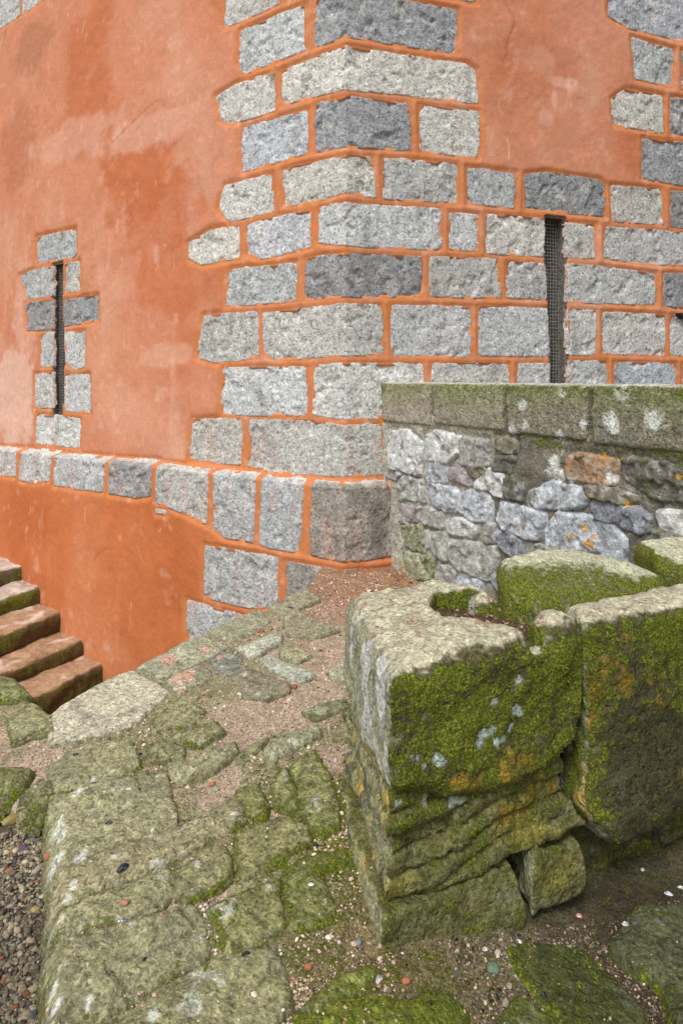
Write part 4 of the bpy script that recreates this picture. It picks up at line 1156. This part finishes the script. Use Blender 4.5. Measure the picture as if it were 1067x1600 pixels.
parts_low.append(ledge_rock(.60, 2.0, -1.9, -1.3, .12, 920, .5, "core_rock", 'deep', off=-.27, r=.03, h=.02))

# ------------------------------------------------------------------ GRAVEL, GRIT and single finds
def ico(sub=1):
    t = (1 + 5 ** .5) / 2
    v = [(-1, t, 0), (1, t, 0), (-1, -t, 0), (1, -t, 0), (0, -1, t), (0, 1, t), (0, -1, -t), (0, 1, -t), (t, 0, -1), (t, 0, 1), (-t, 0, -1), (-t, 0, 1)]
    f = [(0, 11, 5), (0, 5, 1), (0, 1, 7), (0, 7, 10), (0, 10, 11), (1, 5, 9), (5, 11, 4), (11, 10, 2), (10, 7, 6), (7, 1, 8), (3, 9, 4), (3, 4, 2), (3, 2, 6), (3, 6, 8), (3, 8, 9), (4, 9, 5), (2, 4, 11), (6, 2, 10), (8, 6, 7), (9, 8, 1)]
    v = [np.array(x, float) / np.linalg.norm(x) for x in v]
    for _ in range(sub):
        c = {}; nf = []
        def mid(a, b):
            k = (min(a, b), max(a, b))
            if k not in c:
                m = v[a] + v[b]; v.append(m / np.linalg.norm(m)); c[k] = len(v) - 1
            return c[k]
        for a, b, d in f:
            x, y, z = mid(a, b), mid(b, d), mid(d, a); nf += [(a, x, z), (b, y, x), (d, z, y), (x, y, z)]
        f = nf
    return np.array(v), np.array(f)


def bvh(pairs):
    Vs, Fs, o = [], [], 0
    for V, F in pairs:
        Vs.append(V); Fs.append(F + o); o += len(V)
    return BVHTree.FromPolygons(np.concatenate(Vs).tolist(), np.concatenate(Fs).tolist())


bedV = np.empty(len(bed.data.vertices) * 3, np.float32); bed.data.vertices.foreach_get("co", bedV); bedV = bedV.reshape(-1, 3)
bedF = np.empty(len(bed.data.polygons) * 4, np.int32); bed.data.loops.foreach_get("vertex_index", bedF); bedF = bedF.reshape(-1, 4)
TREE = bvh([(bedV, bedF)] + ground_parts + [gfloor, chan_surf, cap1, cap2, cap3] + parts_low)
BEDT = bvh([(bedV, bedF)])


def drop(x, y, top=2.0, z0=-0.3):
    h = TREE.ray_cast(Vector((x, y, z0)), Vector((0, 0, -1)))
    return h[0], h[1]


def scatter(name, pts, sizes, cols, mat, sub=0, flat=.65, seed=0, label=None, sink=.15):
    bv, bf = ico(sub); r = np.random.default_rng(seed); n = len(pts); K = len(bv)
    V = np.empty((n, K, 3)); C = np.empty((n, K, 3))
    for i in range(n):
        s = np.array([1, r.uniform(.55, .95), r.uniform(flat * .6, flat * 1.2)])
        v = bv * (1 + r.uniform(-.22, .22, (K, 1))) * s * sizes[i]
        a = r.uniform(0, 6.28); ca, sa_ = math.cos(a), math.sin(a)
        v = v @ np.array([[ca, sa_, 0], [-sa_, ca, 0], [0, 0, 1]])
        tl = r.uniform(-.35, .35); v[:, 2] += v[:, 0] * tl
        v[:, 2] += sizes[i] * s[2] * (1 - 2 * sink) * .6
        V[i] = v + pts[i]; C[i] = cols[i] * r.uniform(.75, 1.2)
    F = (bf[None] + (np.arange(n) * K)[:, None, None]).reshape(-1, 3)
    o = add(name, mesh_np(name, V.reshape(-1, 3), F, mat, C.reshape(-1, 3), smooth=(sub > 0)), kind="stuff")
    if label: o["label"] = label
    return o


# gravel on the lower path
r = np.random.default_rng(5)
pal = np.array([col(128, 122, 108), col(150, 146, 128), col(110, 100, 92), col(168, 160, 140), col(92, 84, 80), col(134, 118, 108), col(176, 168, 152), col(118, 124, 104), col(150, 96, 74), col(104, 110, 124), col(160, 142, 96)])
wgt = np.array([4, 4, 4, 3, 4, 3, 2, 2, .5, .6, .4]); wgt /= wgt.sum()
pts, sz, cs = [], [], []
tries = 0
while len(pts) < 12000 and tries < 60000:
    tries += 1
    y = r.uniform(1.2, 2.9); x = -r.uniform(.34, .62) * y - .1
    h, nn = drop(x, y)
    if h is None or h.z > float(zgrav(np.array([x]), np.array([y]))[0]) + .004: continue
    fine = perlin(np.array([[x * 2.2, y * 2.2, 3.3]]))[0] > .12
    s = (r.uniform(.002, .005) if fine else min(.014, .0036 + r.exponential(.0024)))
    pts.append((x, y, h.z + (0 if fine else r.uniform(0, .006)))); sz.append(s); cs.append(np.array([1.04, .98, .86]) * pal[r.choice(len(pal), p=wgt)] * (.66 if fine else .86) * (.68 + .40 * sst(1.9, 2.5, y)))
scatter("gravel", np.array(pts), sz, cs, M_pebble, sub=1, flat=.6, seed=6, label="loose mixed gravel on the lower path at the left")

# fine grit in the joints and on the bare earth
pts, sz, cs = [], [], []
palg = np.array([col(196, 176, 152), col(176, 150, 128), col(150, 120, 96), col(206, 190, 172), col(178, 132, 108), col(110, 92, 78), col(216, 208, 196), col(70, 62, 58)])
wg = np.array([4, 4, 3, 2.5, .9, 1.5, .8, .8]); wg /= wg.sum()
tries = 0
while len(pts) < 26000 and tries < 160000:
    tries += 1
    y = r.uniform(1.45, 4.9) if tries % 3 else r.uniform(1.6, 2.7)
    if r.random() > (2.3 / y) ** .6 and y > 2.3: continue
    x = r.uniform(-.46, .52) * y if tries % 3 else r.uniform(-.15, 1.3)
    h, nn = drop(x, y)
    if h is None: continue
    zz = float(zg(np.array(x), np.array(y)))
    if h.z < zz - .2: continue
    b = BEDT.ray_cast(Vector((x, y, -.3)), Vector((0, 0, -1)))[0]
    on_bed = b is not None and abs(b.z - h.z) < .002
    if h.z > zz + .12 and not (h.z > -.95 and nn.z > .9 and h.z < -.86): continue
    if not on_bed and r.random() > .035: continue
    if on_bed and y < 3.4 and perlin(np.array([[x * 3.1, y * 3.1, 9.3]]))[0] < -.12 and r.random() > .25: continue
    dark = x > .15 and y < 2.8  # grit on the dark earth, its colour lowered for the shade there
    c = palg[r.choice(len(palg), p=wg)]
    if dark: u = r.random(); c = c * (.25 if u < .55 else .5 if u < .85 else .9)
    s = min(.013, (.0016 + r.exponential(.0014)) * (1 + .3 * max(0, y - 2.5)))
    pts.append((x, y, h.z)); sz.append(s); cs.append(c)
scatter("grit", np.array(pts), sz, cs, M_pebble, sub=0, flat=.7, seed=8, label="fine grit and crumbs in the joints of the paving")

# crumbs, shells and weed caught in the channel on the parapet
pts, sz, cs = [], [], []
for _ in range(700):
    x = r.uniform(.42, .80); y = r.uniform(2.28, 2.62); h, nn = drop(x, y)
    if h is None or h.z > -.855 or h.z < -.96: continue
    pts.append(tuple(h)); sz.append(.002 + r.exponential(.0025)); cs.append([col(100, 78, 54), col(150, 132, 112), col(56, 48, 40), col(128, 92, 68)][r.integers(4)])
scatter("channel_debris", np.array(pts), sz, cs, M_pebble, sub=0, seed=11, label="brown crumbs of debris lying in the parapet channel")

# tufts that give the moss its thickness
rt = np.random.default_rng(21)
TV, TN = [], []
for V, N, M in MOSSY:
    ok = (M > .60) & (V[:, 1] < 3.1) & (V[:, 0] < 1.6) & ((N[:, 1] < .5) | (N[:, 2] > .3))
    i = np.where(ok)[0]; i = i[rt.random(len(i)) < .42 * sst(-.25, .3, fbm(V[i], 11, 3, 69))]
    TV.append(V[i]); TN.append(N[i])
for V, M in MOSSG + [(bedV, mb * 1.0)]:
    nz = M + .4 * fbm(V, 16, 3, 67)
    ok = (nz > .66) & (V[:, 1] < 2.9) & (V[:, 2] > -2.0)
    i = np.where(ok)[0]; i = i[rt.random(len(i)) < .45]
    TV.append(V[i] + np.array([0, 0, -.001])); TN.append(np.tile([0, 0, 1.0], (len(i), 1)))
TV = np.concatenate(TV); TN = np.concatenate(TN); n = len(TV)
TV = TV + rt.normal(0, .0022, (n, 3)) * (1 - np.abs(TN))
tx = np.cross(TN, rt.normal(size=(n, 3))); tx /= np.linalg.norm(tx, axis=1)[:, None] + 1e-9; ty = np.cross(TN, tx)
rad = rt.uniform(.0016, .0042, (n, 1)); ht = rt.uniform(.002, .0065, (n, 1))
vs = [TV + rad * (tx * math.cos(a) + ty * math.sin(a)) - TN * .002 for a in (0, 2.09, 4.19)] + [TV + TN * ht + rt.normal(0, .0018, (n, 3))]
TVV = np.stack(vs, 1).reshape(-1, 3)
TF = (np.array([(0, 1, 3), (1, 2, 3), (2, 0, 3)])[None] + (np.arange(n) * 4)[:, None, None]).reshape(-1, 3)
tc_ = mixc(np.tile(col(66, 76, 22), (n, 1)), col(152, 160, 60), np.clip(rt.random(n) ** 1.6 * .7 + .5 * fbm(TV, 6, 3, 68), 0, 1)) * (1 + .3 * fbm(TV, 13, 2, 70))[:, None]
tc_ = mixc(tc_, col(110, 92, 46), sst(.2, .5, fbm(TV, 9, 3, 71)) * .6)
print("tufts", n)
add("moss", mesh_np("moss", TVV, TF, M_tuft, np.repeat(tc_, 4, 0), smooth=False), kind="stuff", label="short green moss growing on the parapet and on the paving")

# single stones, chips and shells one could pick up
def cast(x, y):
    d = Vector(((x - CX) / FPX, 1, -(y - HY) / FPX)); h = TREE.ray_cast(Vector((0, 0, 0)), d.normalized())
    return h[0]


def find_mesh(name, size, asp, flat, c, shell, ang, seed, c2=None):
    bv, bf = ico(2); r = np.random.default_rng(seed)
    v = bv * (1 + .28 * fbm(bv, 1.3, 2, seed))[:, None]
    if name.endswith("chip"):
        v = np.clip(v, -.72, .74)
    v = v * np.array([1, asp, flat]) * size
    if shell:                                   # an open curved valve
        e = np.hypot(bv[:, 0], bv[:, 1])
        up = bv[:, 2] > 0
        v[:, 2] = size * flat * (np.where(up, 1.0, .72) * (1 - e ** 2)) * 1.1
    ca, sa_ = math.cos(ang), math.sin(ang)
    v = v @ np.array([[ca, sa_, 0], [-sa_, ca, 0], [0, 0, 1]])
    v[:, 2] += size * flat * (.05 if shell else .55)
    C = np.tile(col(*c), (len(v), 1)) * (np.array([.60, .85, 1.2]) if 'chip' in name else .62) * (1 + .2 * fbm(bv, 2.5, 3, seed + 1))[:, None]
    if c2 is not None: C = mixc(C, col(*c2), sst(0, .25, fbm(bv, 2.0, 2, seed + 2)))
    return mesh_np(name, v, bf, M_shell if shell else M_pebble, C)


FINDS = [  # name, px, py, size (px), aspect, flat, colour, shell, angle, category, label
 ("brick_chip", 481, 1513, 8, .75, .5, (196, 110, 66), 0, .3, "brick chip", "orange brick chip on dark grit in the hollow right of the front slab"),
 ("brick_chip", 634, 1535, 9, .6, .45, (214, 112, 72), 0, .1, "brick chip", "bright orange brick chip on bare earth below the parapet's footing stone"),
 ("brick_chip", 766, 1540, 7, .5, .4, (170, 100, 56), 0, 1.3, "brick chip", "rusty brown brick chip just below the green pebble"),
 ("pebble", 770, 1517, 11, .9, .7, (120, 142, 114), 0, .2, "pebble", "round pale green pebble on dark earth, the largest there"),
 ("pebble", 594, 1479, 6, .65, .6, (196, 184, 160), 0, 1.2, "pebble", "cream oval pebble at the foot of the parapet's near corner"),
 ("pebble", 560, 1475, 7, .7, .6, (150, 156, 164), 0, 1.0, "pebble", "bluish grey pebble just left of the parapet's near corner"),
 ("pebble", 777, 1490, 6, .85, .7, (206, 192, 168), 0, .8, "pebble", "cream round pebble above the pale green pebble"),
 ("pebble", 607, 1548, 7, .8, .6, (140, 124, 104), 0, 1.0, "pebble", "brownish pebble at the edge of the bright green mossy stone"),
 ("shell", 591, 1529, 8, .8, .5, (176, 168, 164), 1, 1.0, "shell", "purplish white broken shell left of the bright orange chip"),
 ("shell", 810, 1471, 6, .6, .5, (222, 222, 216), 1, -.6, "shell", "white oval shell on moss at the top of the dark mossy slab"),
 ("shell", 757, 1483, 6, .7, .5, (214, 208, 200), 1, .4, "shell", "white shell fragment between parapet footing and green pebble"),
 ("shell", 486, 1382, 5, .8, .4, (232, 230, 226), 1, .2, "shell", "small bright white shell on top of the moss covered slab"),
 ("shell", 513, 1464, 6, .8, .5, (208, 200, 190), 1, .5, "shell", "white shell on the grit just below the moss covered slab"),
 ("shell", 1044, 1397, 7, .6, .5, (206, 210, 220), 1, -.4, "shell", "bluish white shell pieces by the right edge of the dark earth"),
 ("shell", 1064, 1388, 7, .35, .5, (176, 182, 150), 1, -.6, "shell", "long pale greenish shell at the far right edge"),
 ("shell", 976, 1444, 6, .9, .6, (200, 196, 192), 1, .1, "shell", "white shell between black crumbs above the big boulder top"),
 ("shell", 904, 1431, 5, .9, .6, (222, 132, 110), 1, .1, "shell", "salmon pink fragment on earth under the hollowed block"),
 ("shell", 1003, 1359, 5, .6, .5, (226, 224, 220), 1, .9, "shell", "small white shell below the dark recess"),
 ("shell", 190, 1439, 9, .55, .5, (110, 120, 134), 1, .15, "shell", "blue grey limpet shell on the large front slab's upper edge"),
 ("shell", 202, 1233, 5, .5, .4, (226, 218, 208), 1, .5, "shell", "thin white shell near the top of the broad square slab"),
 ("mussel_shell", 192, 1357, 12, .45, .6, (34, 32, 32), 1, 1.0, "mussel shell", "crushed black mussel shell on the long ridged slab"),
 ("mussel_shell", 384, 1491, 8, .5, .6, (30, 30, 34), 1, .4, "mussel shell", "black mussel shell at the top edge of the large corner slab"),
 ("mussel_shell", 171, 1286, 6, .8, .5, (52, 44, 38), 1, .2, "mussel shell", "small dark round shell in the middle of the broad square slab"),
 ("mussel_shell", 119, 1179, 5, .8, .5, (34, 36, 42), 1, .2, "mussel shell", "black shell bit on slab just below the large smooth slab"),
 ("mussel_shell", 226, 1499, 6, .5, .5, (48, 44, 44), 1, 1.0, "mussel shell", "dark mussel shell on the right half of the large front slab"),
 ("mussel_shell", 489, 1548, 7, .4, .5, (66, 74, 84), 1, .9, "mussel shell", "slate coloured mussel shell at the bottom of the gritty hollow"),
 ("mussel_shell", 494, 1323, 6, .7, .6, (36, 36, 42), 1, .3, "mussel shell", "cluster of black shell at the joint near the mossy slab's top"),
 ("mussel_shell", 849, 1555, 7, .6, .6, (36, 34, 32), 1, 1.2, "mussel shell", "black shell standing on the dark mossy slab"),
 ("mussel_shell", 453, 950, 5, .35, .5, (60, 66, 84), 1, .1, "mussel shell", "dark blue shell on paving close under the granite plinth"),
 ("brick_chip", 407, 987, 7, .7, .6, (190, 112, 80), 0, .2, "brick chip", "terracotta chip in the red crumbs beside the pale lichened slab"),
 ("brick_chip", 460, 1075, 6, 1.1, .6, (180, 96, 62), 0, 1.3, "brick chip", "terracotta chip at the tip of the pale slab left of the parapet"),
 ("brick_chip", 488, 908, 5, .8, .8, (190, 104, 68), 0, 1.3, "brick chip", "small red brick crumb against the granite plinth"),
 ("brick_chip", 347, 1165, 5, .6, .5, (208, 128, 96), 0, .2, "brick chip", "pinkish chip above the raised narrow slab"),
 ("brick_chip", 75, 1340, 8, .9, .6, (206, 116, 80), 0, 1.3, "brick chip", "orange chip on gravel against the paving's left edge"),
 ("brick_chip", 14, 1364, 8, .8, .6, (190, 110, 74), 0, .5, "brick chip", "orange chip on gravel at the far left"),
 ("pebble", 36, 1329, 10, .8, .5, (110, 92, 106), 0, .1, "pebble", "flat purple pebble on the gravel"),
 ("pebble", 22, 1283, 19, .45, .4, (168, 152, 96), 0, .8, "stone", "large elongated stone with yellow lichen on top of the gravel"),
 ("pebble", 63, 1359, 10, .55, .6, (172, 170, 150), 0, 1.1, "pebble", "pale grey oblong pebble below the orange chip by the paving edge"),
 ("pebble", 52, 1313, 7, .6, .5, (110, 128, 158), 0, .9, "pebble", "blue pebble on the gravel right of the purple one"),
 ("pebble", 195, 1412, 7, .8, .5, (206, 148, 120), 0, .3, "pebble", "pinkish pebble beside a beige one on the slab above the limpet shell"),
 ("pebble", 338, 1235, 6, .8, .6, (176, 184, 156), 0, .3, "pebble", "pale green pebble in the sandy hollow below the raised narrow slab"),
 ("pebble", 332, 1226, 5, .8, .6, (212, 128, 84), 0, .3, "pebble", "small orange pebble next to the pale green one in the sandy hollow"),
 ("stick", 1015, 1588, 14, .09, .09, (120, 104, 84), 0, .15, "stick", "thin brown twig lying at the bottom right"),
]
for k, (nm, x, y, s, asp, fl, c, sh, an, cat, lab) in enumerate(FINDS):
    h = cast(x, y)
    if h is None: continue
    size = s / FPX * h.y * .92
    me = find_mesh(nm, size, asp, fl, c, sh, an, 900 + k, (235, 235, 230) if nm == "shell" else (80, 84, 96) if nm == "mussel_shell" else None)
    o = bpy.data.objects.new(nm, me); scene.collection.objects.link(o); o.location = h
    o["label"] = lab; o["category"] = cat
    o["group"] = {"brick_chip": "brick chips scattered on the ground", "pebble": "loose pebbles on the ground", "shell": "pale shells on the ground", "mussel_shell": "dark mussel shells on the ground", "stick": "twigs"}[nm]
print("verts", sum(len(o.data.vertices) for o in scene.objects if o.type == 'MESH'))
